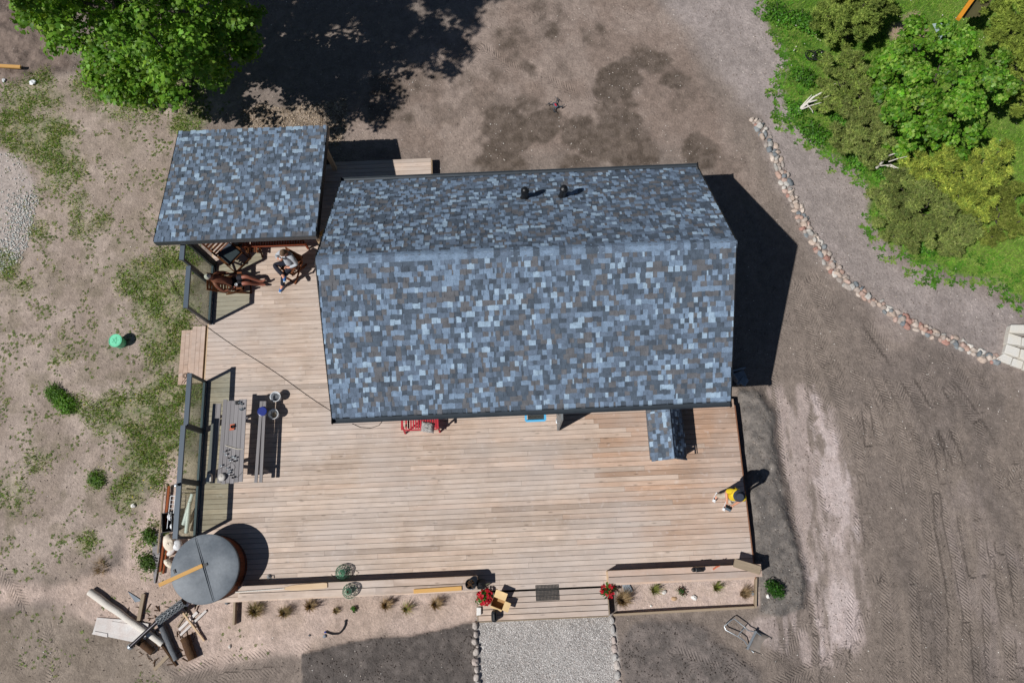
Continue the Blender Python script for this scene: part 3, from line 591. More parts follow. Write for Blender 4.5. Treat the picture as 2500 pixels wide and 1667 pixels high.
while yy < SY1-.02:
    m = MB(); a = Vector((SX0-SXR, 0, SE-SRg)).normalized()*.13; b = Vector((SX1-SXR, 0, SE-SRg)).normalized()*.13; r0 = Vector((SXR, yy, SRg+.012)); r1 = Vector((SXR, min(yy+.17, SY1+.01), SRg+.004))
    m.add([r0+a, r0+Vector((0,0,.012)), r0+b, r1+a, r1+Vector((0,0,.012)), r1+b, r0+a-Vector((0,0,.018)), r0+b-Vector((0,0,.018)), r0-Vector((0,0,.008))], [(0,1,4,3),(1,2,5,4),(6,8,1,0),(8,7,2,1)]); m.build('ridge_cap', SHM[random.choice(capm)], sroof); yy += .15
for xx in (SX0+.12, SX1-.12):
    for y_ in (SY0+.12, SY1-.08): plank((xx, y_, D), (xx, y_, SE+.08), .07, .07, NEWW, sh, 'post')
for k in range(4): plank((SX0+.08, SY0+.1, D+.08+k*.14), (SX0+.08, SY1-.05, D+.08+k*.14), .02, .125, GREYM, sh, 'wall_board'); plank((SX1-.08, SY0+.1, D+.08+k*.14), (SX1-.08, SY1-.05, D+.08+k*.14), .02, .125, GREYM, sh, 'wall_board')

# ------------------------------------------------------------------ glass wind fences
def fence(name, label, x, spans):
    y0 = min(s[0] for s in spans); y1 = max(s[1] for s in spans)
    t = thing(name, label, 'glass fence', (x, (y0+y1)/2, D)); Fm = .07
    for a, b, h in spans:
        a2, b2 = a+.004, b-.004
        plank((x-.02, a2, D+h-.02), (x-.02, b2, D+h-.02), .12, .04, GREYM, t, 'top_rail')
        plank((x, a2, D+h-.065), (x, b2, D+h-.065), .06, .05, GREYM, t, 'glazing_bar')
        plank((x, a2, D+.10), (x, b2, D+.10), .055, .10, GREYM, t, 'bottom_rail'); plank((x+.055, a2, D+.03), (x+.055, b2, D+.03), .05, .05, GREYM, t, 'base_rail')
        for yy in (a2+.03, b2-.03): plank((x, yy, D+.002), (x, yy, D+h-.04), .07, .06, DARKM, t, 'post', up=(1,0,0))
        MB().box((x, (a+b)/2, D+.15+(h-.24)/2), (.010, b-a-.12, h-.24)).build('glass_pane', GLASS, t)
    return t
f1 = fence('glass_fence', 'stepped glass windbreak with grey frame beside the shirtless sunbather', -8.34, [(6.12, 7.29, 1.62), (7.29, 7.9, 2.05)])
f2 = fence('glass_fence', 'three-panel glass windbreak with grey frame between picnic table and hot tub', -8.36, [(3.10, 4.50, 1.06), (1.70, 3.10, 1.22), (.28, 1.70, 1.22)])
lamp = thing('camera_mount', 'small black spotlight clipped on the grey fence rail above the scrap pile', 'spotlight', P(434, 1183, D+1.22))
c = P(434, 1183, D+1.22); MB().box(c+Vector((0,0,.02)), (.09, .06, .04), .3).build('clamp', BLACKM, lamp); MB().lathe(c+Vector((.0,-.02,.05)), [(.03, 0), (.04, .03), (.04, .07), (.02, .08)], 10).build('lamp_head', STEEL, lamp, True)

# ------------------------------------------------------------------ box benches along the front edge
def boxbench(label, x0, x1, ys, z, endl):
    t = thing('box_bench', label, 'bench', ((x0+x1)/2, ys[0], D), 'plank benches along the front edge of the deck')
    wd = abs(ys[1]-ys[0])-.016
    for yy in ys:
        xs = [x0, x0+(x1-x0)*random.uniform(.35, .65), x1] if x1-x0 > 4 else [x0, x1]
        for a, b in zip(xs[:-1], xs[1:]): plank((a+.001, yy, z-.016), (b-.001, yy, z-.016), wd, .032, DECKW, t, 'seat_plank', color=deckcol(x0 if x0 < 0 else 5, .5 if x0 < 0 else 2))
    ym = sum(ys)/len(ys); wall_ = (max(ys)-min(ys)+wd-.03)
    for dy, n in ((wall_/2, 'back_board'), (-wall_/2, 'front_board')):
        for k in range(3): plank((x0+.02, ym+dy, z-.10-k*.135), (x1-.02, ym+dy, z-.10-k*.135), .022, .128, NEWW, t, n)
    for xx in (x0+.012, x1-.012):
        plank((xx, ym-wall_/2+.012, z-.22), (xx, ym+wall_/2-.012, z-.22), .022, .37, NEWW, t, 'end_board')
    return t
yb = P(800, 1432, D+.42).y
b1 = boxbench('long pale two-plank bench from the hot tub to the flower pots', -7.05, -1.0, (-1.02, -1.20), D+.40, True)
b2 = boxbench('shorter brown two-plank bench behind the sand planting bed', 2.32, 6.22, (-1.03, -1.19), D+.40, True)

# ------------------------------------------------------------------ hot tub
TC = Vector((-7.80, -.47, 0)); TR = .80
tub = thing('hot_tub', 'round wooden hot tub with a grey folding cover', 'hot tub', TC)
n = 44
for k in range(n):
    a = 2*math.pi*(k+.5)/n; wd = 2*math.pi*TR/n*.97; c = TC+Vector((math.cos(a)*TR*.985, math.sin(a)*TR*.985, .0)); plank(c+Vector((0,0,.02)), c+Vector((0,0,D+.66)), wd, .045, TUBW, tub, 'stave', up=(math.cos(a), math.sin(a), 0))
for z in (.55, .95): MB().lathe(TC+Vector((0,0,z)), [(TR+.012, 0), (TR+.02, .004), (TR+.02, .03), (TR+.012, .034)], 48).build('hoop', BLACKM, tub, True)
MB().lathe(TC+Vector((0,0,.05)), [(TR*.95, 0), (TR*.95, .1)], 40).build('tub_floor', TUBW, tub)
fa = math.atan2(-(1318-1470), 474-520)   # fold line runs from upper left to lower right
fold = (P(523, 1466, D+.74)-P(478, 1308, D+.74)); fold.z = 0; fold.normalize(); side = Vector((-fold.y, fold.x, 0))
for s in (-1, 1):
    pts = []; R = .845; N = 26
    for k in range(N+1):
        a = math.pi*k/N; q = TC+fold*(math.cos(a)*R)+side*(s*math.sin(a)*R+s*.004); pts.append((q.x, q.y))
    m = MB(); nn = len(pts); zt = D+.735; cen = TC+side*s*.36
    rim = [Vector((p[0], p[1], 0)) for p in pts]; inn = [TC+(q-TC)*.93 for q in rim]
    area = sum(rim[i].x*rim[(i+1) % nn].y-rim[(i+1) % nn].x*rim[i].y for i in range(nn))
    if area < 0: rim = rim[::-1]; inn = inn[::-1]
    vs = [q+Vector((0,0,zt-.09)) for q in rim]+[q+Vector((0,0,zt-.012)) for q in rim]+[q+Vector((0,0,zt+.012)) for q in inn]+[cen+Vector((0,0,zt+.02))]
    fs = [(i, (i+1) % nn, nn+(i+1) % nn, nn+i) for i in range(nn)]+[(nn+i, nn+(i+1) % nn, 2*nn+(i+1) % nn, 2*nn+i) for i in range(nn)]+[(2*nn+i, 2*nn+(i+1) % nn, 3*nn) for i in range(nn)]+[tuple(range(nn))[::-1]]
    m.add(vs, fs); cv_ = m.build('cover_half', COVER, tub, 30)
    k = MB(); k.tube([TC+fold*.80+side*s*.022+Vector((0,0,zt+.012)), TC+side*s*.022+Vector((0,0,zt+.024)), TC-fold*.80+side*s*.022+Vector((0,0,zt+.012))], .009, 6); k.build('seam_piping', COVER, cv_, True)
for px, py, an in ((500, 1379, .35), (426, 1394, 1.85)): MB().box(P(px, py, D+.765), (.13 if px > 450 else .10, .07 if px > 450 else .045, .015), an+.1).build('strap_patch', BLACKP, tub)
a, b = P(388, 1428, D+.78), P(494, 1380, D+.78)
tag(plank(a, b, .095, .03, YELW), 'yellow pine board laid across the grey hot tub cover', 'board')
bpy.context.view_layer.objects.active = None

# ------------------------------------------------------------------ picnic table set
def ux(px, py, z): return P(px, py, z)
tbl = thing('picnic_table', 'long weathered grey plank table on the deck', 'table', (-7.25, 2.7, D))
zt = D+.74; A0, A1 = P(545, 976, zt), P(529, 1179, zt); B0, B1 = P(602, 976, zt), P(592, 1178, zt)
for k in range(6):
    t = (k+.5)/6; plank(A0.lerp(B0, t)-Vector((0,random.uniform(-.03,.03),.02)), A1.lerp(B1, t)-Vector((0,random.uniform(-.03,.03),.02)), .098, .035, GREYW, tbl, 'tabletop_plank')
for yy in (3.3, 2.1):
    xm = -7.23+(yy-2.7)*.05
    plank((xm-.28, yy, zt-.06), (xm+.28, yy, zt-.06), .05, .07, GREYW, tbl, 'crossbar')
    plank((xm-.08, yy+.03, zt-.06), (xm-.36, yy+.03, D), .045, .09, GREYW, tbl, 'leg', up=(0,1,0)); plank((xm+.08, yy-.03, zt-.06), (xm+.36, yy-.03, D), .045, .09, GREYW, tbl, 'leg', up=(0,1,0))
def slim_bench(label, a0, a1, b0, b1, z):
    A0, A1, B0, B1 = P(*a0, z), P(*a1, z), P(*b0, z), P(*b1, z); c = (A0+A1+B0+B1)/4
    t = thing('bench', label, 'bench', (c.x, c.y, D), 'weathered benches at the picnic table'); wd = (B0-A0).length/2-.01
    for k in (.25, .75): plank(A0.lerp(B0, k)-Vector((0,0,.02)), A1.lerp(B1, k)-Vector((0,0,.02)), wd, .035, GREYW, t, 'seat_plank')
    for f in (.15, .85):
        p = (A0+B0)/2; q = (A1+B1)/2; s = p.lerp(q, f); plank((s.x-.1, s.y, D+.2), (s.x+.1, s.y, D+.2), .06, .06, GREYW, t, 'stretcher')
        for dx in (-.08, .08): plank((s.x+dx*.6, s.y, z-.04), (s.x+dx*1.5, s.y, D), .05, .06, GREYW, t, 'leg', up=(0,1,0))
slim_bench('grey bench on the open side of the picnic table with a blue lid on it', (634, 979), (618, 1178), (650, 979), (642, 1177), D+.45)
slim_bench('grey bench on the glass fence side of the picnic table', (519, 985), (503, 1179), (540, 985), (524, 1179), D+.45)
def solo(name, label, cat, mb, material, group=None, smooth=False, bevel=0, at=None):
    o = mb.build(name, material, None, smooth, bevel, at); return tag(o, label, cat, group)
c = P(640, 1004, D+.475); solo('lid', 'round dark blue lid lying on the grey bench', 'lid', MB().lathe(c, [(.115, -.015), (.125, -.01), (.125, .012), (.112, .016), (.108, .010), (.004, .010)], 24), BLUEP, smooth=30)
def bucket(px, py, label, contents):
    c = P(px, py, D); t = thing('bucket', label, 'bucket', c, 'white buckets beside the picnic bench')
    MB().lathe(c, [(.10, .003), (.13, .24), (.142, .245), (.142, .26), (.128, .26), (.122, .235), (.098, .06), (.003, .058)], 24).build('pail', WHITE, t, 40)
    m = MB(); m.tube([c+Vector((math.cos(a)*.150, math.sin(a)*.150, .255-.03*abs(math.sin(a)))) for a in np.linspace(.4, math.pi+.4, 11)], .004, 6); m.build('handle', STEEL, t, True); return t, c
t, c = bucket(679, 972, 'white bucket filled with grey stones, nearer the house', 0); m = MB()
for k in range(16): m.ell(c+Vector((random.uniform(-.06,.06), random.uniform(-.06,.06), .09+random.uniform(0,.05))), (.035,.028,.022), 7, 5)
solo('stones', 'heap of grey stones inside the upper white bucket', 'stones', m, GREYLOG, smooth=True)
t, c = bucket(674, 1014, 'white bucket holding scraps of dark wood, next to the blue lid', 1); m = MB()
for k in range(6): m.bar(c+Vector((-.05+k*.018, -.06, .08)), c+Vector((-.04+k*.016, .05, .21)), .022, .014)
solo('kindling', 'dark wood scraps standing in the lower white bucket', 'wood scraps', m, OLDW)
# things on the table top
T = zt
c = P(568, 1041, T); t = thing('candle_tray', 'small orange clay tray with a dark glass in the middle of the grey table', 'tray', c)
MB().box(c+Vector((0,.045,.02)), (.12,.03,.04), .1).build('tray_end', CLAY, t, bevel=.004); MB().box(c+Vector((-.005,-.075,.02)), (.12,.04,.04), .1).build('tray_end', CLAY, t, bevel=.004); MB().box(c+Vector((0,-.015,.008)), (.12,.10,.015), .1).build('tray_base', CLAY, t); MB().lathe(c+Vector((.01,-.012,.015)), [(.038,0),(.042,.05),(.036,.05),(.034,.01),(.002,.01)], 14).build('glass_cup', BLACKM, t, True)
solo('black_box', 'small black box at the house end of the grey table', 'box', MB().box(P(579, 983, T+.025), (.085, .10, .05), .05), BLACKP, bevel=.006)
solo('stick', 'bleached curved stick lying across the grey table', 'stick', MB().tube([P(550, 1087, T+.012), P(566, 1092, T+.016), P(580, 1096, T+.012), P(593, 1096, T+.012)], [.008, .010, .010, .006], 7), ROPE, smooth=True)
def lump(c, d, n=9, m=6, l=.14, rot=0): return MB().ell(Vector(c), d, n, m, Matrix.Rotation(rot, 3, 'Z'), l)
c = P(542, 1164, T+.05); solo('white_stone', 'rounded white stone at the lower end of the grey table', 'stone', lump(c, (.10,.10,.05)), STONEA, smooth=60)
MBc = MB(); c = P(514, 1166, D+.45); MBc.prism([(c.x-.07, c.y-.11), (c.x+.075, c.y-.11), (c.x+.07, c.y+.05), (c.x+.03, c.y+.11), (c.x-.045, c.y+.10)], c.z, c.z+.14); solo('stone_block', 'pale stone block on the lower end of the fence-side bench', 'stone', MBc, STONEA, bevel=.012)
cups = [(586,983,.03),(591,987,.028),(588,999,.03),(594,998,.028),(590,1001,.025)]
for i, (x, y, r) in enumerate(cups):
    c = P(x, y, T); tag(MB().lathe(c, [(r*.7,.001),(r,.05),(r*.9,.05),(r*.6,.008),(.002,.008)], 10).build('cup', STEEL, None, True), 'small silvery cup in the cluster at the house end of the grey table', 'cup', 'silvery cups on the grey table')
wg = [(548,1103,1),(556,1100,0),(553,1110,1),(560,1118,0),(570,1115,1),(576,1118,1),(563,1124,1),(574,1126,0),(541,1137,1),(556,1143,1),(562,1149,1),(566,1160,0),(570,1166,0),(560,1155,1)]
for i, (x, y, k) in enumerate(wg):
    c = P(x, y, T); m = MB(); r = random.uniform(.017, .025); m.lathe(c, [(r*.9,.001),(.006,.006),(.005,.035),(r,.055),(r*1.05,.075),(r*.95,.075),(r*.8,.055),(.003,.04)], 10)
    tag(m.build('glass', STEEL if k else BLACKM, None, True), 'small upright glass in the jumble by the white stone on the grey table' if k else 'small dark glass in the jumble by the white stone on the grey table', 'glass', 'glasses on the grey table')
m = MB(); m.tube([P(520,1150,T+.01), P(545,1140,T+.012), P(566,1128,T+.012), P(574,1140,T+.012), P(564,1158,T+.012), P(580,1165,T+.012), P(591,1152,T+.012)], .003, 5); solo('wire', 'thin dark wire curling between the glasses on the grey table', 'wire', m, CABLE)

# green bucket in the weeds
c = P(296, 838, ground_at(*P(296,838)[:2])); t = thing('green_bucket', 'mint green bucket with closed lid on the bare soil', 'bucket', c)
MB().lathe(c, [(.15,.0),(.175,.30)], 26).build('pail', GREENP, t, 40); MB().lathe(c+Vector((0,0,.29)), [(.185,0),(.19,.005),(.19,.035),(.178,.045),(.165,.032),(.155,.032),(.15,.04),(.003,.04)], 26).build('lid', GREENP, t, 30)
m = MB()
for k in range(5): m.tube([c+Vector((.10*math.cos(a), .10*math.sin(a), .335)) for a in (2*math.pi*k/5, 2*math.pi*(k+2)/5)], .003, 4)
m.build('moulded_star', GREENP, t)

# red bench with folded blanket under the front eave
zs = D+.42; RX0, RX1, RY0, RY1 = None, None, None, None
a, b = P(986, 1050, zs), P(1068, 1046, zs)
red = thing('red_bench', 'small bright red slatted bench under the front eave', 'bench', (a.x+.45, a.y+.2, D))
n = 13
for k in range(n):
    xx = a.x+.06+(b.x-a.x-.12)*k/(n-1); plank((xx, a.y+.03, zs-.012), (xx, a.y+.46, zs-.012), .042, .02, REDP, red, 'slat')
plank((a.x, a.y, zs-.03), (b.x, a.y, zs-.03), .035, .06, REDP, red, 'rail'); plank((a.x, a.y+.48, zs-.03), (b.x, a.y+.48, zs-.03), .035, .06, REDP, red, 'rail')
for xx in (a.x-.02, b.x+.02):
    plank((xx, a.y-.02, zs+.19), (xx, a.y+.50, zs+.19), .055, .028, REDP, red, 'armrest')
    plank((xx, a.y+.10, zs+.178), (xx, a.y-.03, D), .04, .04, REDP, red, 'leg', up=(1,0,0)); plank((xx, a.y+.40, zs+.176), (xx, a.y+.50, D), .04, .04, REDP, red, 'leg', up=(1,0,0))
for k in range(9):
    xx = a.x+.05+(b.x-a.x-.10)*k/8; plank((xx, a.y+.50, zs+.02), (xx, a.y+.60, zs+.44), .05, .018, REDP, red, 'back_slat', up=(0,-1,.2))
plank((a.x-.01, a.y+.605, zs+.45), (b.x+.01, a.y+.605, zs+.45), .03, .06, REDP, red, 'back_rail')
m = MB(); c = P(1044, 1042, zs+.05); NXX = 12
vs = []; fs = []
for j in range(NXX):
    for i in range(NXX):
        u_, v_ = i/(NXX-1)-.5, j/(NXX-1)-.5; edge_ = max(abs(u_), abs(v_))*2
        vs.append((c.x+u_*.34+.03*v_+random.uniform(-.008,.008), c.y+v_*.27-.06*u_+random.uniform(-.008,.008), zs+(.095*(1-edge_**4)+.004)*(.8+.4*random.random())))
for j in range(NXX-1):
    for i in range(NXX-1): fs.append((j*NXX+i, j*NXX+i+1, (j+1)*NXX+i+1, (j+1)*NXX+i))
m.add(vs, fs); solo('blanket', 'crumpled grey and white patterned blanket on the red bench', 'blanket', m, mat('grey_white_weave', S(206,202,198), .95, .4, 26, 60, .5, tint=S(120,116,114)), smooth=True)

# doormat
c = P(1336, 1446, D); t = thing('doormat', 'dark rubber ring doormat on the deck', 'doormat', c); aa = PS*-0.0; W_, H_ = .58, .37; m = MB()
for k in range(17): m.box(c+Vector((-W_/2+W_*k/16, 0, .008)), (.014, H_, .014))
m.build('long_ribs', RUBBER, t); m = MB()
for k in range(12): m.box(c+Vector((0, -H_/2+H_*k/11, .009)), (W_+.014, .013, .015))
m.build('cross_ribs', RUBBER, t)

# cardboard box with open flaps
zb0 = D-.002; c0 = P(1216, 1470, D+.0); an = math.radians(-23); t = thing('cardboard_box', 'open cardboard box with flaps folded out beside red flowers', 'box', c0); R = Matrix.Rotation(an, 3, 'Z'); bw, bd, bh = .31, .23, .24
def BX(v): return c0+R @ Vector(v)
m = MB(); m.box(BX((0,0,.006)), (bw,bd,.01), an)
for v, d in (((0,bd/2,bh/2),(bw,.006,bh)), ((0,-bd/2,bh/2),(bw,.006,bh)), ((bw/2,0,bh/2),(.006,bd-.008,bh)), ((-bw/2,0,bh/2),(.006,bd-.008,bh))): m.box(BX(v), d, an)
m.build('carton', CARDIN, t)
for nm, A_, B_, L_, dz in (('flap', (-bw/2,bd/2,bh), (bw/2,bd/2,bh), (0,.19,.05), 0), ('flap', (bw/2,-bd/2,bh), (bw/2,bd/2,bh), (.16,0,.02), 0), ('flap', (-bw/2,-bd/2,bh), (bw/2,-bd/2,bh), (0,-.05,-.11), 0)):
    p, q, l = BX(A_), BX(B_), R @ Vector(L_); nrm = (q-p).cross(l).normalized()*.003; MB().add([p-nrm,q-nrm,q+l-nrm,p+l-nrm,p+nrm,q+nrm,q+l+nrm,p+l+nrm], [(0,3,2,1),(4,5,6,7),(0,1,5,4),(1,2,6,5),(2,3,7,6),(3,0,4,7)]).build(nm, CARD, t)
# black canister
c = P(1207, 1502, D); t = thing('jerry_can', 'black jerry can standing in front of the cardboard box', 'canister', c)
pts = [(c.x+.075*math.copysign(abs(math.cos(a))**.6, math.cos(a)), c.y+.14*math.copysign(abs(math.sin(a))**.6, math.sin(a))) for a in np.linspace(0, 2*math.pi, 17)[:-1]]
MB().prism(pts, D, D+.24).build('can', BLACKP, t, 50, .02); MB().tube([c+Vector((0,-.10,.24)), c+Vector((0,-.09,.285)), c+Vector((0,.06,.285)), c+Vector((0,.07,.24))], .014, 8).build('handle', BLACKP, t, True); MB().lathe(c+Vector((0,.10,.24)), [(.026,0),(.026,.035),(.02,.04)], 12).build('cap', BLACKM, t, True)
# lantern and round pot on the bench end
c = P(1174, 1424, D); t = thing('lantern', 'black square lantern at the end of the long bench', 'lantern', c); m = MB(); m.box(c+Vector((0,0,.015)), (.21,.21,.03))
for sx in (-1,1):
    for sy in (-1,1): m.box(c+Vector((sx*.088,sy*.088,.19)), (.02,.02,.32))
m.build('frame', BLACKM, t, bevel=.003); m = MB(); q = c+Vector((0,0,.35)); m.add([q+Vector((x*.115,y*.115,z)) for z in (0,.02) for y in (-1,1) for x in (-1,1)]+[q+Vector((x*.04,y*.04,.09)) for y in (-1,1) for x in (-1,1)], [(0,2,3,1),(0,1,5,4),(1,3,7,5),(3,2,6,7),(2,0,4,6),(4,5,9,8),(5,7,11,9),(7,6,10,11),(6,4,8,10),(8,9,11,10)]); m.build('lid', BLACKM, t); MB().lathe(q+Vector((0,0,.09)), [(.02,0),(.025,.02),(.012,.04)], 10).build('knob', BLACKM, t, True)
for s in (-1, 1): MB().box(c+Vector((s*.088,0,.19)), (.004,.155,.31)).build('pane', GLASS, t); MB().box(c+Vector((0,s*.088,.19)), (.155,.004,.31)).build('pane', GLASS, t)
c = P(1149, 1424, D+.40); t = thing('basket_planter', 'dark round basket of shells and dry stalks on the long bench end', 'basket', c)
MB().lathe(c, [(.09,.0),(.125,.10),(.13,.15),(.115,.15),(.10,.05),(.003,.05)], 20).build('bowl', BLACKP, t, 40); m = MB()
for k in range(22): a_ = random.uniform(0, 6.28); r_ = random.uniform(0,.09); m.ell(c+Vector((r_*math.cos(a_), r_*math.sin(a_), .14+random.uniform(-.02,.03))), (.025,.02,.014), 6, 4)
m.build('shells', BARKB, t); c = P(1152, 1435, D+.40); solo('silver_foil', 'crumpled silver foil beside the dark basket on the bench', 'foil', lump(c+Vector((0,0,.035)), (.06,.045,.035), l=.3), STEEL)
c = P(1133, 1435, D+.4)
tag(plank(P(1010, 1443, D+.42), P(1127, 1435, D+.42), .10, .035, YELW), 'yellow pine offcut on the long bench left of the lantern', 'board')
c = P(1169, 1490, D); solo('stone_slab', 'pale stone on the left edge of the path landing', 'stone', MB().prism([(c.x-.06,c.y-.11),(c.x+.06,c.y-.10),(c.x+.065,c.y+.08),(c.x-.05,c.y+.09)], D-.02, D+.07), CHALK, bevel=.015)

# paddle on the long bench, hook and cup on the deck
zz = D+.405; a, b = P(575, 1445, zz+.02), P(735, 1433, zz+.02)
pad = thing('paddle', 'wooden paddle with a long shaft lying on the long bench', 'paddle', b); MB().tube([a, a.lerp(b, .45), a.lerp(b, .75)], [.016,.016,.018], 8).build('shaft', WHITELOG, pad, True)
m = MB(); pts = []; d = (b-a).normalized(); nrm = Vector((-d.y, d.x, 0))
L_ = [(0.72,.018),(.78,.04),(.86,.062),(.95,.07),(1.34,.068),(1.40,.055)]
pp = [a.lerp(b, t if t < 1 else t)+nrm*w_ for t, w_ in L_]+[a.lerp(b, t)-nrm*w_ for t, w_ in L_[::-1]]
m.prism([(q.x,q.y) for q in pp], zz+.008, zz+.026); m.build('blade', NEWW, pad)
c = P(657, 1407, D); m = MB(); m.lathe(c, [(.05,.0),(.055,.03),(.03,.05),(.012,.09)], 12); m.tube([c+Vector((0,0,.08)), c+Vector((.05,-.02,.12)), c+Vector((.1,-.05,.05))], .012, 7); solo('tap', 'small white and black tap fitting on the deck left of the nets', 'tap', m, STEEL, smooth=True)
solo('hose', 'thin pale pole in the shade behind the long bench', 'pole', MB().tube([P(665,1413,D+.012), P(755,1410,D+.012)], .007, 6), STEEL, smooth=True)

# fish traps
def trap(c, r, label, tone):
    t = thing('fish_trap', label, 'fish trap', c, 'green net traps at the long bench')
    for z, rr in ((.03, r), (.16, r*.85), (.27, r*.55)):
        MB().tube([c+Vector((math.cos(a)*rr, math.sin(a)*rr, z)) for a in np.linspace(0, 2*math.pi, 21)], .006, 5).build('hoop', BLACKM if z > .1 else ROPE, t, True)
    m = MB()
    for k in range(15):
        a = 2*math.pi*k/15; pr = [c+Vector((math.cos(a+tw)*rr, math.sin(a+tw)*rr, z)) for z, rr, tw in ((.03, r, 0), (.16, r*.85, .15), (.27, r*.55, .3), (.30, .03, .5))]; m.tube(pr, .0035, 4); pr = [c+Vector((math.cos(a-tw)*rr, math.sin(a-tw)*rr, z)) for z, rr, tw in ((.03, r, 0), (.16, r*.85, .15), (.27, r*.55, .3), (.30, .03, .5))]; m.tube(pr, .0045, 4)
    for z, rr in ((.10, r*.93), (.22, r*.7)): m.tube([c+Vector((math.cos(a)*rr, math.sin(a)*rr, z)) for a in np.linspace(0, 2*math.pi, 21)], .003, 4)
    m.build('netting', NETG, t); m = MB()
    for k in range(26): a = random.uniform(0, 6.28); q = random.uniform(0, r*.6); m.tube([c+Vector((math.cos(a)*q, math.sin(a)*q, random.uniform(.03,.1))), c+Vector((math.cos(a+1)*q*.6, math.sin(a+1)*q*.6, random.uniform(.12,.26)))], .012, 4)
    m.build('bundled_net', NETG if tone else BARKB, t)
    return t
trap(P(839, 1397, D), .21, 'green net trap standing on the deck behind the long bench', 1); trap(P(855, 1442, D+.40), .19, 'olive and green net trap lying on the long bench seat', 0)
m = MB(); m.tube([P(807,1402,D+.02)+Vector((0,0,.0)), P(815,1412,D+.03), P(835,1418,D+.04), P(855,1412,D+.03), P(875,1398,D+.02), P(868,1393,D+.02)], .008, 6); solo('rope', 'pale rope looping round the green net trap on the deck', 'rope', m, ROPE, smooth=True)

# items on the right bench
c = P(1697, 1390, D+.40); t = thing('tool_case', 'black power tool lying on the brown bench', 'power tool', c); MB().box(c+Vector((.10,0,.05)), (.22,.11,.09), .05).build('body', BLACKP, t, bevel=.02); MB().lathe(c+Vector((-.05,0,.05)), [(.05,-.05),(.055,0),(.05,.05),(.02,.06)], 14).build('drum', BLACKM, t, True); MB().tube([c+Vector((.16,.0,.09)), c+Vector((.10,0,.14)), c+Vector((.02,0,.10))], .016, 7).build('handle', BLACKP, t, True)
c = P(1745, 1386, D+.4); solo('orange_grip', 'small orange and brown clamp on the brown bench', 'clamp', MB().bar(c+Vector((-.05,-.03,.02)), c+Vector((.06,.04,.02)), .035, .03).tube([c+Vector((.05,.02,.03)), c+Vector((.12,.05,.05))], .012, 6), CLAY)
tag(plank(P(1792, 1373, D+.42), P(1856, 1392, D+.42), .21, .035, OLDW), 'loose brown board lying skewed on the right end of the bench', 'board')

# thin dark stripe laid low over the ground and deck to the eave
solo('stripe', 'thin dark stripe running across the deck from the fence corner to the front eave', 'stripe', MB().tube([P(340,548,.04), P(385,590,.04), P(404,660,.05), P(440,730,.06), P(486,785,.2), P(508,800,D+.012)]+[P(508+298*t, 800+201*t+2*math.sin(t*9), D+.008) for t in np.linspace(.05, 1.02, 14)], .007, 5), CABLE)
m = MB(); m.tube([P(860,1034,D+.01), P(880,1043,D+.01), P(905,1045,D+.01), P(925,1038,D+.01), P(933,1028,D+.01)], .007, 5); solo('loose_wire', 'loop of thin wire on the deck left of the red bench', 'wire', m, CABLE)

# ------------------------------------------------------------------ planting beds
bed = thing('bed_edging', 'timber edging round the sand planting bed', 'edging', (4.3, -1.9, .2))
def gz(px, py): q = P(px, py, .2); return ground_at(q.x, q.y)
q = [P(1498, 1500, .28), P(1840, 1481, .28), P(1842, 1400, .28)]
plank(q[0], q[1], .055, .14, OLDW, bed, 'edge_board'); plank(q[1]+Vector((.03,-.02,0)), q[2]+Vector((.03,0,0)), .045, .15, OLDW, bed, 'edge_board')
def boardpx(label, a, b, wd, th, z, material, za=None, cat='board', name='board'):
    A, B = P(*a, z), P(*b, z if za is None else za); A.z = (ground_at(A.x, A.y)+z); B.z = ground_at(B.x, B.y)+(z if za is None else za)
    return tag(plank(A, B, wd, th, material, None, name), label, cat)
boardpx('short board set upright in the sand below the long bench', (576,1461), (573,1524), .05, .15, .12, OLDW)

def blades(name, label, cat, c, n, r, ln, spread, cols, wd=.006, material=None, parent=None, lean=(0,0), group=None):
    """tuft: n curved blades from around c"""
    a = rng.uniform(0, 2*math.pi, n); rr = r*np.sqrt(rng.random(n)); bx = c[0]+np.cos(a)*rr; by = c[1]+np.sin(a)*rr; bz_ = np.full(n, c[2]-.005)
    L = ln*rng.uniform(.55, 1.1, n); out = spread*rng.uniform(.2, 1.0, n); a2 = a+rng.normal(0, .5, n)
    dx = np.cos(a2)*out*L+lean[0]*L; dy = np.sin(a2)*out*L+lean[1]*L; hz = L*np.sqrt(np.clip(1-out**2, .08, 1))
    px = -np.sin(a2)*wd; py = np.cos(a2)*wd
    V = np.stack([np.stack([bx-px, by-py, bz_], -1), np.stack([bx+px, by+py, bz_], -1), np.stack([bx+dx*.45+px*.8, by+dy*.45+py*.8, bz_+hz*.62], -1), np.stack([bx+dx*.45-px*.8, by+dy*.45-py*.8, bz_+hz*.62], -1), np.stack([bx+dx, by+dy, bz_+hz], -1)], 1).reshape(-1, 3)
    i = np.arange(n)*5; Fv = np.concatenate([np.stack([i, i+1, i+2], -1), np.stack([i, i+2, i+3], -1), np.stack([i+3, i+2, i+4], -1)])
    cc = np.array(cols)[rng.integers(0, len(cols), n)]*rng.uniform(.75, 1.25, (n, 1)); me = fastmesh(name, V-np.array([c[0], c[1], c[2]]), 3, Fv, np.repeat(cc, 5, 0), material or BLADE)
    o = bpy.data.objects.new(name, me); o.location = Vector(c)-(worldpos(parent) if parent else Vector((0,0,0))); link(o, parent)
    if label: tag(o, label, cat, group)
    return o
TAN = [S(190,166,132), S(168,144,112), S(144,122,92), S(124,108,78)]; OLIVE = [S(116,112,64), S(96,98,52), S(136,126,84)]; GRN = [S(72,120,40), S(92,138,50), S(60,100,38)]; LIME = [S(140,156,66), S(110,134,52), S(160,166,90)]
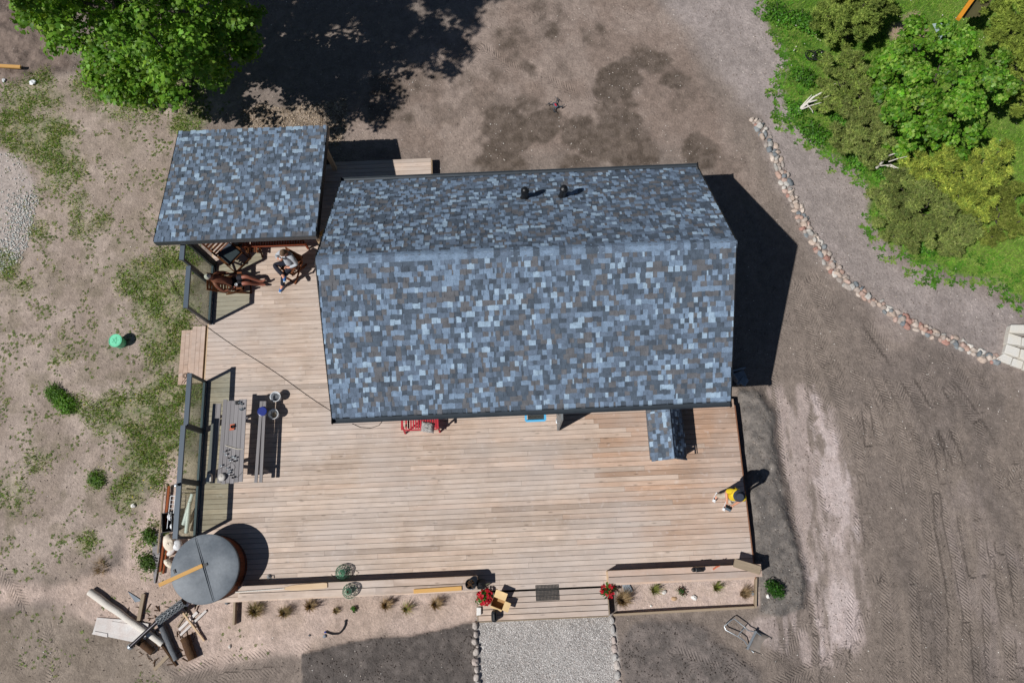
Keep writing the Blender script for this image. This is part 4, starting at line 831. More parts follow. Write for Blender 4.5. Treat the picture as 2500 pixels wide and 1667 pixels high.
for px, py, n, r, ln, sp, cols, lab in [
    (622,1492,170,.06,.34,.8,TAN+OLIVE,'largest tan grass tuft, nearest the upright board below the long bench'), (693,1497,130,.05,.30,.7,TAN+OLIVE,'tan grass tuft, second from the hot tub in the sand bed'), (757,1480,130,.05,.30,.7,TAN,'tan grass tuft close under the long bench near the nets'),
    (820,1491,70,.04,.13,.7,OLIVE+TAN,'low olive tuft under the net trap in the sand bed'), (941,1478,130,.05,.27,.7,TAN,'tan grass tuft, left of the lime green tuft in the sand bed'), (990,1487,80,.03,.26,.85,LIME+TAN,'lime green spiky tuft in the sand bed below the yellow board'), (1062,1476,130,.05,.29,.7,TAN,'tan grass tuft, closest to the red flowers in the left sand bed'),
    (1515,1465,220,.06,.33,.8,TAN,'big tan grass mound beside the slate slab'), (1594,1441,80,.03,.26,.85,LIME+OLIVE,'lime green spiky tuft beside two white stones'), (1746,1435,80,.03,.25,.85,LIME+OLIVE,'lime green spiky tuft near the right end of the bed'), (1812,1450,130,.05,.27,.7,TAN,'tan grass tuft at the right corner of the planting bed')]:
    q = P(px, py, .2); g = ground_at(q.x, q.y); q = P(px, py, g); blades('ornamental_grass', lab, 'grass plant', q, int(n*1.7), r*1.3, ln*1.2, sp, cols, .0045, DRYB, None, (.22,.18), group='young ornamental grasses in the sand beds')
def leafcloud(centers, radii, n, size, cols, up=.6, sharp=False, shell=.55, seed=1, shape='leaf', minz=None):
    """leaf polygons spread through ellipsoids; returns V, F (tris), colours"""
    g = np.random.default_rng(seed); cen = np.array(centers, float); rad = np.array(radii, float); vol = rad.prod(1)**.72; k = g.choice(len(cen), n, p=vol/vol.sum())
    d = g.normal(0, 1, (n, 3)); d /= np.linalg.norm(d, axis=1)[:, None]; r = shell+(1-shell)*g.random(n)**.6; r *= 1+g.normal(0, .10, n); pos = cen[k]+d*rad[k]*r[:, None]
    if minz is not None: pos[:, 2] = np.maximum(pos[:, 2], minz+g.random(n)*.1)
    nrm = d*(1-up)+np.array([0,0,1])*up+g.normal(0, .42, (n, 3)); nrm /= np.linalg.norm(nrm, axis=1)[:, None]
    t = g.normal(0, 1, (n, 3)); t -= (t*nrm).sum(1)[:, None]*nrm; t /= np.linalg.norm(t, axis=1)[:, None]; b = np.cross(nrm, t); s = size*g.uniform(.45, 1.35, n)
    if shape == 'maple': pl = [(0,-.5,0),(.30,-.30,.05),(.55,.05,-.06),(.24,.10,.05),(.33,.46,-.05),(.0,.62,-.08),(-.33,.46,-.05),(-.24,.10,.05),(-.55,.05,-.06),(-.30,-.30,.05)]
    else: pl = [(0,-.5,0),(.28,-.1,.07),(.2,.3,.03),(0,.6,-.06),(-.2,.3,.03),(-.28,-.1,.07)]
    m = len(pl); V = np.stack([pos+s[:, None]*(t*x+b*y+nrm*z) for x, y, z in pl], 1).reshape(-1, 3); i = np.arange(n)*m
    Fv = np.concatenate([np.stack([i, i+j, i+j+1], -1) for j in range(1, m-1)]) if m == 6 else np.concatenate([np.stack([i+a_, i+b_, i+c_], -1) for a_, b_, c_ in ((0,1,9),(1,2,3),(9,7,8),(1,3,9),(9,3,7),(3,4,5),(7,5,6),(3,5,7))])
    cc = np.array(cols)[g.integers(0, len(cols), n)]*g.uniform(.72, 1.25, (n, 1))*g.uniform(.74, 1.22, len(cen))[k][:, None]; cc = cc*(1+g.normal(0, .06, (n, 3))); return V, Fv, np.repeat(cc.clip(.003, 1), m, 0)
def clumps(cl, rd, k, f, seed):
    """break each lobe into smaller uneven clumps with gaps between"""
    g = np.random.default_rng(seed); C2 = []; R2 = []
    for c, r in zip(cl, rd):
        for i in range(k):
            d = g.normal(0, 1, 3); d /= np.linalg.norm(d); q = .45+.55*g.random(); e = f*g.uniform(.6, 1.15); C2.append((c[0]+d[0]*r[0]*q, c[1]+d[1]*r[1]*q, c[2]+d[2]*r[2]*q)); R2.append((r[0]*e, r[1]*e, r[2]*e*1.05))
    return C2, R2
def leafobj(name, V, Fv, cc, material, parent, org):
    me = fastmesh(name, V-np.array(org), 3, Fv, cc, material); o = bpy.data.objects.new(name, me); o.location = Vector(org)-(worldpos(parent) if parent else Vector((0,0,0))); return link(o, parent)
def smallshrub(px, py, r, h, n, cols, label, size=.035, seed=5, z=.2):
    q = P(px, py, z); q.z = ground_at(q.x, q.y); q = P(px, py, q.z); t = thing('shrub', label, 'shrub', q); m = MB()
    for k in range(7): a = k*.9; m.tube([q+Vector((0,0,-.02)), q+Vector((math.cos(a)*r*.3, math.sin(a)*r*.3, h*.45)), q+Vector((math.cos(a)*r*.75, math.sin(a)*r*.75, h*.8))], [.012,.008,.004], 5)
    m.build('stems', BARK, t); V, Fv, cc = leafcloud([q+Vector((0,0,h*.5)), q+Vector((-r*.3,r*.3,h*.45)), q+Vector((r*.3,-r*.3,h*.45))], [(r*.8,r*.8,h*.5)]*3, n, size, cols, .5, shell=.2, seed=seed, minz=q.z); leafobj('foliage', V, Fv, cc, LEAF, t, q); return t
smallshrub(865,1486,.08,.14,90,GRN,'tiny bright green seedling in the sand bed below the net trap', .05, 6); smallshrub(1663,1442,.13,.16,200,[S(52,92,36),S(70,110,44),S(110,60,60)],'dark green low herb between white stones in the planting bed', .04, 7)
smallshrub(1888,1437,.24,.34,1500,[S(56,104,30),S(76,130,36),S(46,86,26)],'rounded bright green bush on the dark soil heap', .045, 8)
def stone(label, px, py, d, material, z=.2, rot=0, cat='stone', group=None, name='stone'):
    q = P(px, py, z); g = ground_at(q.x, q.y); q = P(px, py, g); o = lump(q+Vector((0,0,d[2]*.45)), d, rot=rot, l=.16).build(name, material, None, 50); return tag(o, label, cat, group)
c = P(1529, 1432, .26); MBs = MB(); pts = PX([(1519,1424),(1536,1423),(1546,1444),(1524,1446)], .24); g = ground_at(*pts[0]); MBs.prism(pts, g-.01, g+.05); solo('slate_slab', 'blue-grey slate slab lying behind the big tan grass mound', 'slab', MBs, SLATE, bevel=.008)
stone('angular white stone right of the lime green tuft', 1621,1445,(.07,.055,.05),CHALK,rot=.4); stone('white wedge-shaped stone right of the dark green herb', 1694,1458,(.09,.06,.05),CHALK,rot=-.5); stone('small white stone near the bed edging', 1589,1478,(.03,.03,.025),CHALK); stone('sandy brown stone half buried in the planting bed', 1645,1461,(.075,.055,.03),mat('sandstone', S(190,158,124), .9)); stone('grey stone at the right edge of the planting bed', 1837,1447,(.04,.06,.04),SLATE)
stone('cream stone under the green bush on the soil heap',1874,1455,(.05,.06,.045),CHALK); stone('round grey pebble beside the black hose', 793,1552,(.045,.045,.035),SLATE); stone('dark grey pebble left of the black hose', 756,1550,(.03,.03,.025),GREYLOG); stone('white stone on the weedy sand near the scrap pile', 326,1234,(.07,.06,.05),CHALK,z=0); stone('pale stone by the cut logs', 562,1577,(.045,.05,.04),STONEA,z=0); stone('dark stone under the hot tub edge', 556,1470,(.07,.05,.06),GREYLOG)
q = [P(x, y, .24) for x, y in ((796,1542),(812,1547),(828,1546),(838,1535),(843,1525),(844,1515))]
m = MB(); m.tube([v+Vector((0,0,.02)) for v in q], .02, 8); m.lathe(q[-1]+Vector((0,0,-.01)), [(.03,0),(.032,.03),(.02,.045)], 10); hs = thing('black_hose', 'bent black hose end sticking out of the sand bed', 'hose', q[0]); m.build('hose', BLACKP, hs, True); MB().lathe(q[0]+Vector((-.01,0,.0)), [(.026,0),(.028,.04),(.018,.05)], 10).build('blue_plug', BLUEP, hs, True)

def flowers(px, py, z, r, label, seed, n=46):
    c = P(px, py, z); t = thing('flower_pot', label, 'potted flowers', c, 'red flowers on both sides of the landing'); MB().lathe(c, [(.07,.0),(.10,.16),(.108,.17),(.09,.17),(.003,.15)], 16).build('pot', CLAY, t, 40)
    V, Fv, cc = leafcloud([c+Vector((0,0,.2)), c+Vector((.05,.05,.17)), c+Vector((-.06,-.05,.16))], [(r*.8,r*.8,.10)]*3, 260, .06, GRN, .5, shell=.2, seed=seed); leafobj('foliage', V, Fv, cc, LEAF, t, c)
    g = np.random.default_rng(seed); Vs = []; Fs = []; Cs = []; k0 = 0
    for k in range(n):
        a = g.uniform(0, 6.28); q = r*math.sqrt(g.random()); fc = np.array([c.x+math.cos(a)*q, c.y+math.sin(a)*q, c.z+.20+.13*(1-(q/r)**2)+g.uniform(-.02,.03)]); s = g.uniform(.028,.042); tl = g.normal(0,.25,2)
        ring = [fc]+[fc+np.array([math.cos(b)*s*(1 if j % 2 else .62), math.sin(b)*s*(1 if j % 2 else .62), s*.25+tl[0]*math.cos(b)*s+tl[1]*math.sin(b)*s]) for j, b in enumerate(np.linspace(0, 2*math.pi, 11)[:-1])]
        Vs += ring; Fs += [(k0, k0+1+j, k0+1+(j+1) % 10) for j in range(10)]; cl = np.array(S(*[(206,24,44),(178,14,34),(226,46,66)][k % 3])); Cs += [cl*.45]+[cl]*10; k0 += 11
    leafobj('blossoms', np.array(Vs), np.array(Fs), np.array(Cs), PETAL, t, c); return t
flowers(1184, 1456, D-.06, .21, 'full pot of red flowers left of the cardboard box', 3, 62); flowers(1481, 1440, D-.16, .19, 'looser pot of red flowers at the right corner of the landing', 4, 34)

# ------------------------------------------------------------------ stones laid in rows
def rockmesh(d, col, seed, n=8, m=6):
    g = random.Random(seed); mb = MB(); vs = []; fs = []
    for i in range(m+1):
        th = math.pi*i/m
        for k in range(n):
            ph = 2*math.pi*k/n; q = 1+g.uniform(-.20, .20); x, y, z = math.sin(th)*math.cos(ph), math.sin(th)*math.sin(ph), -math.cos(th); sq = lambda t, p=.75: math.copysign(abs(t)**p, t)
            vs.append((d[0]*sq(x)*q, d[1]*sq(y)*q, d[2]*sq(z)*q))
    for i in range(m):
        for k in range(n): fs.append((i*n+k, i*n+(k+1) % n, (i+1)*n+(k+1) % n, (i+1)*n+k))
    me = bpy.data.meshes.new('stone'); me.from_pydata(vs, [], fs); a = me.color_attributes.new('Col', 'FLOAT_COLOR', 'POINT'); cc = np.ones((len(vs), 4), np.float32); cc[:, :3] = col; a.data.foreach_set('color', cc.ravel()); me.materials.append(ROCK)
    me.polygons.foreach_set('use_smooth', [True]*len(fs)); return me
def rock(parent, x, y, d, col, seed, rot, z=None):
    g = ground_at(x, y) if z is None else z; o = bpy.data.objects.new('stone', rockmesh(d, col, seed)); o.location = Vector((x, y, g+d[2]*.35))-worldpos(parent); o.rotation_euler = (random.uniform(-.2,.2), random.uniform(-.2,.2), rot); return link(o, parent)
ROCKC = [S(190,164,152), S(178,174,168), S(190,172,158), S(172,132,120), S(138,142,144), S(198,184,172), S(168,158,150), S(180,152,138), S(124,130,134), S(204,198,190), S(188,170,156), S(172,160,150), S(180,166,156)]
line = [(1842,290),(1868,330),(1885,365),(1900,405),(1922,455),(1945,505),(1965,550),(1990,590),(2022,640),(2060,685),(2110,720),(2165,757),(2220,790),(2290,822),(2350,845),(2400,872),(2440,880)]
sw = thing('stone_wall', 'curving low row of pink, grey and tan field stones along the gravel', 'stone wall', P(1960, 550, 0)); ln = [Vector(P(x, y, 0)) for x, y in line]; seg = 0; sd = 0
dist = [0]
for a, b in zip(ln[:-1], ln[1:]): dist.append(dist[-1]+(b-a).length)
def on_line(s):
    for i in range(len(ln)-1):
        if s <= dist[i+1] or i == len(ln)-2: t = (s-dist[i])/(dist[i+1]-dist[i]); return ln[i].lerp(ln[i+1], t), (ln[i+1]-ln[i]).normalized()
for rowi, off0 in enumerate((-.105, .005, .115)):
    s = rowi*.07
    while s < dist[-1]:
        p, d = on_line(s); nrm = Vector((-d.y, d.x, 0)); L = random.choice((.07, .09, .10, .12, .14, .17)); 
        if random.random() < .10: L = .21
        if rowi != 1 and random.random() < .14: s += L; continue
        wd = random.uniform(.045, .09); q = p+nrm*(off0+random.uniform(-.03,.03)); rock(sw, q.x, q.y, (L*.68, wd*1.12, random.uniform(.05,.10)+.02*(rowi == 1)), np.array(random.choice(ROCKC))*random.uniform(.85,1.1), int(s*1000)+rowi, math.atan2(d.y, d.x)+random.uniform(-.5,.5), z=ground_at(q.x, q.y)-random.uniform(.02, .05)); s += L*1.25
ls = thing('limestone_steps', 'cream limestone block steps at the right edge of the picture', 'steps', P(2470, 850, 0))
for pts, z in (([(2468,792),(2520,792),(2520,815),(2464,812)], .22), ([(2463,812),(2495,822),(2493,843),(2459,838)], .20), ([(2496,823),(2530,830),(2530,850),(2494,844)], .2), ([(2458,839),(2492,850),(2488,872),(2452,860)], .16), ([(2493,851),(2530,860),(2530,890),(2489,873)], .16), ([(2451,862),(2474,872),(2468,890),(2430,876)], .1), ([(2475,873),(2500,882),(2495,900),(2469,891)], .1), ([(2501,883),(2530,890),(2530,915),(2496,901)], .1)):
    pp = PX(pts, z); cx = sum(p[0] for p in pp)/len(pp); cy = sum(p[1] for p in pp)/len(pp); pp = [(cx+(x-cx)*.97, cy+(y-cy)*.97) for x, y in pp]; MB().prism(pp, -.05, z+random.uniform(-.01,.015)).build('stone', LIMEST, ls, bevel=.015)
for nm, lab, lst in (('cobble_edging', 'row of rounded cobbles on the left edge of the pale gravel path', [(1159,1527,16,22),(1161,1548,13,17),(1158,1566,16,17),(1166,1577,8,8),(1162,1591,15,21),(1160,1615,18,19),(1163,1634,13,17),(1163,1653,14,18),(1167,1668,14,14)]), ('cobble_edging', 'row of rounded cobbles on the right edge of the pale gravel path', [(1494,1513,12,20),(1496,1536,12,24),(1499,1563,11,18),(1501,1583,17,20),(1502,1602,14,18),(1506,1623,15,22),(1508,1647,16,22),(1512,1668,15,18)])):
    t = thing(nm, lab, 'stone edging', P(lst[3][0], lst[3][1], .2), 'cobble rows beside the gravel path')
    for i, (x, y, a, b) in enumerate(lst): q = P(x, y, .22); rock(t, q.x, q.y, (a*.0050, b*.0050, .07), np.array(random.choice([S(196,186,178), S(186,176,168), S(180,176,172), S(190,176,168)])), 900+i+x, random.uniform(-.2,.2), z=.185)

# ------------------------------------------------------------------ loose small stones
def pebbles(name, xy, size, cols, zoff=.2, flat=.6, seed=1):
    g = np.random.default_rng(seed); n = len(xy); z = height(xy[:, 0], xy[:, 1]); s = size*g.uniform(.5, 1.4, n); a = g.uniform(0, 6.28, n)
    ov = np.array([(1,0,0),(0,1,0),(-1,0,0),(0,-1,0),(0,0,1),(0,0,-1)], float); vs = []
    for q in ov:
        j = 1+g.uniform(-.3, .3, n); x = q[0]*s*j*1.2; y = q[1]*s*j*.85; vs.append(np.stack([xy[:, 0]+x*np.cos(a)-y*np.sin(a), xy[:, 1]+x*np.sin(a)+y*np.cos(a), z+q[2]*s*flat+s*zoff], -1))
    V = np.stack(vs, 1).reshape(-1, 3); i = np.arange(n)*6; Fv = np.concatenate([np.stack([i+p, i+q, i+r], -1) for p, q, r in ((0,1,4),(1,2,4),(2,3,4),(3,0,4),(1,0,5),(2,1,5),(3,2,5),(0,3,5))]); cc = np.array(cols)[g.integers(0, len(cols), n)]*g.uniform(.75, 1.15, (n, 1))
    me = fastmesh(name, V, 3, Fv, np.repeat(cc, 6, 0), PEBB); return tag(link(bpy.data.objects.new(name, me)), kind='stuff')
def sample(n, box, fn, seed=1):
    g = np.random.default_rng(seed); x = g.uniform(box[0], box[1], n); y = g.uniform(box[2], box[3], n); k = g.random(n) < fn(x, y); return np.stack([x[k], y[k]], -1)
pg = sdpoly
PALEC = [S(222,218,214), S(210,204,200), S(234,230,226), S(188,182,178), S(204,194,188), S(162,156,152)]
tag(pebbles('path_gravel', sample(56000, (-1.8, 3.6, -5.6, -2.0), lambda x, y: (sdpoly(x, y, PX(R_PATHG)) > .02)*1.0, 2), .0125, PALEC, .3), 'pale gravel filling the garden path', 'gravel')
tag(pebbles('gravel_heap', sample(22000, (-16.5, -12.0, 7.0, 13.5), lambda x, y: pmask(x, y, R_GRAVL, .15, .2, 1.5, 63)*(.06+.94*bmask(x, y, [(60,520,55,1),(45,590,60,1),(20,630,50,1)], .35)), 3), .026, [S(206,204,198), S(188,190,186), S(220,212,204), S(172,176,174)], .3), 'pale gravel spill at the left edge', 'gravel')
tag(pebbles('gravel_strip', sample(8000, (-8.5, -3.2, 10.2, 13.6), lambda x, y: pmask(x, y, R_GRAVT, .12, .2, 1.8, 64)*1.0, 4), .022, [S(206,188,166), S(186,166,142), S(150,130,110), S(120,104,88)], .3), 'tan gravel strip behind the canopy', 'gravel')
def sprinkle(x, y):
    d = .10+.25*bmask(x, y, DARKS, .6, 1.1, 52)+.35*pmask(x, y, R_ROAD, .5, .4, .9, 53)*.5+.25*sstep(6, 9, x)*sstep(9, 3, y)*.5
    d = d*(1-pmask(x, y, R_GRASS, .1, .2))*(.3+1.2*sstep(.4, .65, fbm(x, y, .8, 3, 77)))*(1-(x > -8.5)*(x < 6.2)*(y > -2.2)*(y < 9.5)); return d
tag(pebbles('pebbles', sample(34000, (-16.5, 18, -4.6, 18.5), sprinkle, 5), .015, [S(226,216,204), S(206,192,178), S(186,172,160), S(236,230,222)], .3), 'small pale pebbles scattered over the bare soil', 'pebbles')
tag(pebbles('soil_clods', sample(5200, (5.5, 9.2, -3.5, 4.2), lambda x, y: pmask(x, y, R_HEAP, .1, .12, 2.2, 21)*(.35+.5*sstep(.45, .6, fbm(x, y, 2, 3, 78))), 6), .019, [S(122,114,107), S(108,100,94), S(134,124,115)], .15, .9), 'loose dark clods on the soil heap', 'soil')
tag(pebbles('dark_soil_clods', sample(9000, (-6.5, 6.5, -4.6, -2.0), lambda x, y: (pmask(x, y, R_SOILC, .05, .10, 2.5, 22)+pmask(x, y, R_SOILR, .10, .22, 2.0, 23))*(.15+.6*sstep(.5, .65, fbm(x, y, 2.5, 3, 79))), 7), .016, [S(92,83,78), S(78,70,66), S(106,96,90)], .3, .8), 'fine dark clods in the dug beds', 'soil')

def crumbs(x, y): return (.35+.65*sstep(.4, .6, fbm(x, y, 1.4, 4, 95)))*(1-pmask(x, y, R_GRASS, .1, .2))*(1-(x > -8.6)*(x < 6.4)*(y > -2.2)*(y < 11.2))*(.45+.55*(x > 6))*.8
tag(pebbles('soil_crumbs', sample(42000, (-16.5, 18, -4.8, 18.5), crumbs, 26), .0155, [S(138,126,118), S(120,109,101), S(152,139,130), S(112,101,94)], .35, .8, 27), 'crumbs of dry soil all over the yard', 'soil')

# ------------------------------------------------------------------ grass and weeds
def grass(name, xy, ln, cols, wd, seed, tilt=.6):
    g = np.random.default_rng(seed); n = len(xy); z = height(xy[:, 0], xy[:, 1])-.004; a = g.uniform(0, 6.28, n); L = ln*g.uniform(.5, 1.3, n); t = tilt*g.uniform(.3, 1.3, n); dx = np.cos(a)*np.sin(t)*L; dy = np.sin(a)*np.sin(t)*L; hz = np.cos(t)*L; w_ = wd*g.uniform(.7, 1.4, n); b = g.uniform(0, 6.28, n); px, py = np.cos(b)*w_, np.sin(b)*w_
    x, y = xy[:, 0], xy[:, 1]; V = np.stack([np.stack([x-px, y-py, z], -1), np.stack([x+px, y+py, z], -1), np.stack([x+dx, y+dy, z+hz], -1)], 1).reshape(-1, 3); Fv = np.arange(n*3).reshape(-1, 3)
    cc = np.array(cols)[g.integers(0, len(cols), n)]*g.uniform(.7, 1.3, (n, 1)); me = fastmesh(name, V, 3, Fv, np.repeat(cc, 3, 0), BLADE); return tag(link(bpy.data.objects.new(name, me)), kind='stuff')
GC = [S(112,152,58), S(130,166,68), S(146,168,86), S(94,134,52), S(176,170,118), S(166,172,100), S(120,158,62)]; LC = [S(116,166,54), S(132,180,60), S(152,184,72), S(100,148,48), S(164,178,94)]
notdeck = lambda x, y: 1-((x > -8.45)*(x < 6.2)*(y > -1.4)*(y < 11.2)).astype(float)
def gden(x, y): return (bmask(x, y, GBLOBS, .6, 1.3, 55)*(.10+.90*sstep(.36, .62, fbm(x, y, 2.2, 5, 81)))*notdeck(x, y)).clip(0, 1)
tag(grass('grass', sample(330000, (-16.6, -7.6, -1.6, 15.5), gden, 11), .10, GC, .011, 12, .85), 'patchy dry green grass between the deck and the bare soil', 'grass')
def lden(x, y): return pmask(x, y, R_GRASS, .12, .35, 1.3, 65)*(1-.9*pmask(x, y, R_BARE, .12, .25, 1.8, 66))*(.45+.55*sstep(.3, .55, fbm(x, y, 1.6, 4, 82)))
tag(grass('lawn', sample(270000, (6.5, 19, 2.5, 18.5), lden, 13), .10, LC, .008, 14, .8), 'bright green rough lawn under the shrubs', 'grass')
def rosettes(name, xy, size, cols, seed, k=6):
    g = np.random.default_rng(seed); n = len(xy); z = height(xy[:, 0], xy[:, 1]); Vs = []; sz = size*g.uniform(.4, 1.3, n); a0 = g.uniform(0, 6.28, n)
    for j in range(k):
        a = a0+2*math.pi*j/k+g.normal(0, .3, n); L = sz*g.uniform(.6, 1.2, n); w_ = L*.22; ca, sa = np.cos(a), np.sin(a); x, y = xy[:, 0], xy[:, 1]; e = g.uniform(.15, .7, n)
        Vs.append(np.stack([np.stack([x, y, z], -1), np.stack([x+ca*L*.55-sa*w_, y+sa*L*.55+ca*w_, z+L*e*.6], -1), np.stack([x+ca*L, y+sa*L, z+L*e*.5], -1), np.stack([x+ca*L*.55+sa*w_, y+sa*L*.55-ca*w_, z+L*e*.6], -1)], 1))
    V = np.stack(Vs, 1).reshape(-1, 3); Fv = np.arange(n*k*4).reshape(-1, 4); cc = np.array(cols)[g.integers(0, len(cols), n)]*g.uniform(.7, 1.3, (n, 1)); me = fastmesh(name, V, 4, Fv, np.repeat(cc, 4*k, 0), BLADE); return tag(link(bpy.data.objects.new(name, me)), kind='stuff')
def wden(x, y): return (pmask(x, y, R_LEFT, .3, .5, 1.0, 54)*.75*sstep(.46, .66, fbm(x, y, 2.6, 4, 83))+.35*bmask(x, y, GBLOBS, .6, 1.3, 55)+.25*pmask(x, y, R_LOWL, .2, .3)*sstep(.5, .65, fbm(x, y, 1.5, 3, 84))+.12*pmask(x, y, R_SANDL, .2, .2)*(x < -6)*sstep(.5, .65, fbm(x, y, 2, 3, 85)))*notdeck(x, y)
tag(rosettes('weeds', sample(30000, (-16.6, -6.4, -4.2, 15), wden, 15), .047, [S(106,126,64), S(124,138,78), S(138,138,96), S(92,112,56)], 16), 'scattered leafy weeds on the tan soil', 'weeds')
def rden(x, y): sd = sdpoly(x, y, PX(R_GRASS)); return sstep(-.7, -.05, sd+(fbm(x, y, 1.4, 4, 86)-.5)*1.2)*sstep(1.2, .3, sd)*.9
tag(rosettes('ground_cover', sample(16000, (6.5, 18, 3, 18.5), rden, 17), .11, [S(84,134,42), S(102,150,50), S(72,114,38), S(120,146,68)], 18, 7), 'leafy ground cover along the ragged edge of the lawn', 'ground cover')
def flowerdots(name, xy, s, cols, seed, h=.12):
    g = np.random.default_rng(seed); n = len(xy); z = height(xy[:, 0], xy[:, 1])+h*g.uniform(.5, 1.3, n); s = s*g.uniform(.7, 1.3, n); V = np.stack([np.stack([xy[:, 0]+math.cos(a)*s, xy[:, 1]+math.sin(a)*s, z+(.3*s if i % 2 else 0)], -1) for i, a in enumerate(np.linspace(0, 2*math.pi, 7)[:-1])], 1).reshape(-1, 3); Fv = np.arange(n*6).reshape(-1, 6); cc = np.array(cols)[g.integers(0, len(cols), n)]; me = fastmesh(name, V, 6, Fv, np.repeat(cc, 6, 0), PETAL); return tag(link(bpy.data.objects.new(name, me)), kind='stuff')
tag(flowerdots('yellow_flowers', sample(3000, (-16.6, -6.6, -4.2, 9), lambda x, y: .22*wden(x, y)*sstep(.5, .65, fbm(x, y, .7, 3, 87)), 19), .013, [S(222,196,40), S(206,180,30)], 20), 'tiny yellow flowers among the weeds', 'wildflowers')
tag(flowerdots('white_flowers', sample(2500, (8, 18, 4, 18), lambda x, y: pmask(x, y, R_GRASS, .1, .2)*.5*sstep(.52, .68, fbm(x, y, .8, 3, 88)), 21), .016, [S(236,234,226), S(226,220,190)], 22, .16), 'tiny white flowers dotted over the lawn', 'wildflowers')
def bush(px, py, r, h, n, cols, label, seed, size=.05):
    t = smallshrub(px, py, r, h, n, cols, label, size, seed, 0.0); return t
bush(135, 962, .30, .16, 1300, [S(92,134,48), S(110,150,58)], 'upper of two touching dark green cushions in the bare soil', 31); bush(160, 985, .34, .17, 1600, [S(94,136,48), S(112,152,60)], 'lower, larger of two touching dark green cushions in the bare soil', 32); bush(237, 1170, .27, .14, 600, [S(88,122,50), S(106,138,60)], 'small round green weed clump on the pale sand', 33); bush(368, 1310, .24, .2, 700, [S(84,118,46), S(104,136,58)], 'leafy green clump beside the leaning grey board', 34); bush(362, 1372, .26, .2, 800, [S(80,112,44), S(100,130,54)], 'leafy green clump below the leaning grey board', 35); 
for px, py, lab, s in ((250,1390,'dry brown tuft on the sand left of the hot tub',41), (245,1380,'thin dry tuft left of the hot tub',42)):
    q = P(px, py, 0); q.z = ground_at(q.x, q.y); blades('dry_tuft', lab if s == 41 else 'second dry brown tuft overlapping the first left of the hot tub', 'grass plant', q, 70, .12, .25, .9, TAN, .004, DRYB)

# ------------------------------------------------------------------ trees
def limb(m, a, b, r0, r1, seg=5, wob=.12):
    a, b = Vector(a), Vector(b); L = (b-a).length; pts = []; rs = []
    for i in range(seg+1):
        t = i/seg; k = math.sin(t*math.pi)*wob*L*.3; pts.append(a.lerp(b, t)+Vector((random.uniform(-1,1), random.uniform(-1,1), random.uniform(-.5,.5)))*k); rs.append(r0+(r1-r0)*t)
    m.tube(pts, rs, 8); return pts
def PJ(v):
    """pixel of a world point"""
    q = RC.T @ (np.array(v)-np.array([0, 0, CZ])); return 1250+F*q[0]/-q[2], 833.5-F*q[1]/-q[2]
SIL = [(-3000,-4000),(-3000,-25),(15,-25),(35,0),(48,60),(100,110),(175,165),(232,238),(330,264),(430,262),(505,222),(562,190),(630,130),(668,40),(690,-25),(3000,-25),(3000,-4000)]
def inside(c, mg):
    x, y = PJ(c); return sdpoly(np.array([x]), np.array([y]), SIL)[0] > mg
tb_ = P(412, 245, 0); mp = thing('maple_tree', 'tall bright green maple shading the yard behind the canopy', 'tree', tb_); m = MB(); top = tb_+Vector((.9, .9, 12.2)); trunk = limb(m, tb_+Vector((0,0,-.1)), top, .26, .05, 9, .05); 
for k in range(6): a = k*1.05; m.tube([tb_+Vector((math.cos(a)*.5, math.sin(a)*.5, -.06)), tb_+Vector((math.cos(a)*.22, math.sin(a)*.22, .10)), tb_+Vector((0,0,.5))], [.05,.1,.12], 7)
cl = []; rd = []
for i in range(52):
    h = 2.2+9.7*(i/51); a = i*2.4+random.uniform(-.3,.3); R = 3.7*math.sin(math.pi*min(1, .22+.74*(h-1.0)/11.4))**.8*random.uniform(.72, 1.05); q = tb_.lerp(top, h/12.2); e = Vector((q.x+math.cos(a)*R, q.y+math.sin(a)*R, h+random.uniform(-.2,.7))); inside(e, 12) and limb(m, Vector((q.x, q.y, h-.3-R*.18)), e, .09*(1-h/14), .018, 5, .25); cl.append(e); rd.append((random.uniform(.65,1.05), random.uniform(.65,1.05), random.uniform(.32,.55)))
    for f in (.45, .75):
        if random.random() < .8: e2 = Vector((q.x, q.y, h)).lerp(e, f)+Vector((random.uniform(-.6,.6), random.uniform(-.6,.6), random.uniform(.0,.6))); cl.append(e2); rd.append((random.uniform(.5,.85), random.uniform(.5,.85), random.uniform(.28,.5)))
for px, py, z in ((120,30,3.0),(95,60,2.8),(215,150,2.6),(285,215,2.2),(345,232,1.9),(395,235,1.6),(470,130,2.6),(520,120,2.8),(560,150,2.4),(600,50,3.2),(180,110,3.0),(250,120,3.0),(310,170,2.6),(150,0,3.6),(430,60,3.4),(340,90,3.4),(260,50,4.0),(520,60,3.4),(580,100,3.0)):
    q = P(px, py, z); cl.append(q); rd.append((random.uniform(.55,.8), random.uniform(.55,.8), random.uniform(.25,.4))); inside(q, 12) and limb(m, tb_.lerp(top, max(.1, (z-.6)/12.2)), q, .05, .012, 4, .2)
m.build('trunk', BARK, mp, 60); MAPC = [S(102,146,46), S(116,160,54), S(88,130,42), S(132,170,64)]
cl, rd = clumps(cl, rd, 9, .52, 5); keep = [i for i, c in enumerate(cl) if inside(c, 5+rd[i][0]*random.uniform(4, 26))]; cl = [cl[i] for i in keep]; rd = [rd[i] for i in keep]; V, Fv, cc = leafcloud(cl, rd, 98000, .108, MAPC, .42, shell=.1, seed=51, shape='maple'); leafobj('crown', V, Fv, cc, LEAF, mp, tb_)

